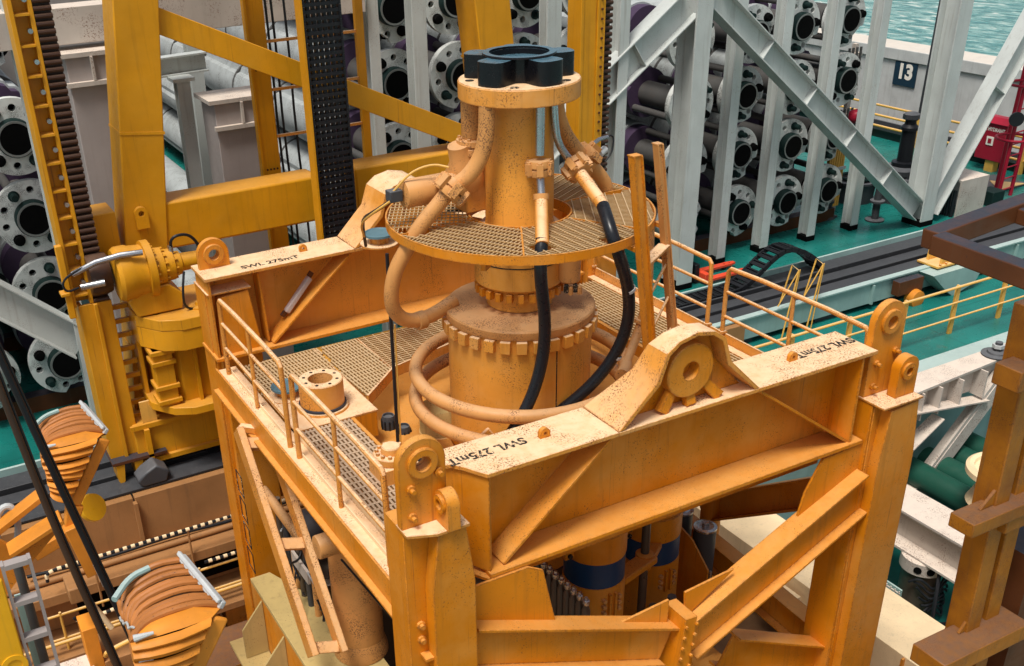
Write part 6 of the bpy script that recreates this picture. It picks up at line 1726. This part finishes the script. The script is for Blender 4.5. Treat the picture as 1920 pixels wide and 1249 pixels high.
MB().box(0.03, 0.12, 9.28, 9.3, -2, 3.55).build('back_plate', 'teal_lt', wf)
yp = thing('control_cabinet', (-0.4, 8.9, 2), 'bright yellow cabinet at the lower left corner of the picture', 'cabinet')
MB().box(-1.2, -0.03, 8.92, 8.98, -2, 4.0).build('panel', 'yellow', yp, 0.02)
MB().lathe((-0.13, 8.92, 3.03), [(0.07, 0.0), (0.12, 0.0), (0.12, 0.012), (0.07, 0.012)], (0, -1, 0), n=26, closed=True).build('round_boss', 'yellow', yp)
for i, (pts, lab) in enumerate((([(0.33, 8.3, 6.24), (0.47, 8.3, 4.79), (0.72, 8.3, 3.01), (0.95, 8.3, 1.2)], 'front dark hanging belt crossing in front of the nearer hose bundle'),
                                ([(0.43, 8.6, 6.16), (0.62, 8.6, 4.95), (0.80, 8.6, 3.87), (1.05, 8.6, 2.3)], 'rear dark hanging belt running behind the nearer hose bundle'))):
    t = thing('hanging_belt', pts[0], lab, 'belt', 'dark hanging belts')
    P0 = Vector(pts[0]); P1 = Vector(pts[1])
    MB().tube([P0 + (P0 - P1) * 1.5] + pts, 0.029, 12, smooth=2).build('belt', 'beltbrown' if i == 0 else 'black', t)
    MB().tube([P0 + (P0 - P1) * 1.5 + Vector((0.036, 0.02, 0))] + [Vector(p) + Vector((0.036, 0.02, 0)) for p in pts], 0.015, 10, smooth=2).build('cord', 'black', t)
wl2 = thing('wire_loop', (0.7, 8.0, 2.9), 'thin grey wire loop with a pale tag at the lower left', 'wire')
MB().tube([(0.52, 8.0, 2.7), (0.56, 8.0, 3.05), (0.72, 8.0, 3.22), (0.90, 8.0, 3.15), (0.98, 8.0, 2.9)], 0.016, 8, smooth=2).build('wire', 'greytape', wl2)
MB().bar((0.60, 7.98, 3.08), (0.70, 7.98, 3.18), 0.05, 0.02, (0, 1, 0)).build('tag', 'cream', wl2)
# stepped stand on the pool floor at the lower left
st = thing('pool_stand', (0.9, 13, -2.4), 'brown yellow stepped stand with handles on the pool floor behind the belts', 'stand')
MB().box(0.75, 0.95, 12.9, 13.3, -2.39, 0.2).build('post', 'orange', st, 0.01)
MB().box(0.95, 1.9, 12.9, 13.6, -2.39, -0.45).build('box', 'bounce_brown', st, 0.01)
MB().tube([(0.98, 12.85, -0.3), (1.0, 12.7, -0.12), (1.7, 12.7, 0.0), (1.85, 12.85, -0.1)], 0.035, 10, smooth=2).build('handle', 'railyellow', st)
MB().tube([(1.0, 12.75, -0.8), (1.05, 12.7, -0.98), (1.75, 12.7, -0.9), (1.85, 12.8, -0.7)], 0.035, 10, smooth=2).build('handle', 'railyellow', st)
MB().cyl((0.85, 13.0, 0.9), (1.15, 12.9, 0.1), 0.04, n=10).build('lever', 'cream', st)
MB().box(0.7, 0.95, 12.8, 13.2, 0.75, 1.0).build('lever_head', 'bounce_brown', st, 0.02)
MB().box(0.3, 0.8, 12.7, 13.2, -0.5, -0.44).build('step', 'whitebeam', st)
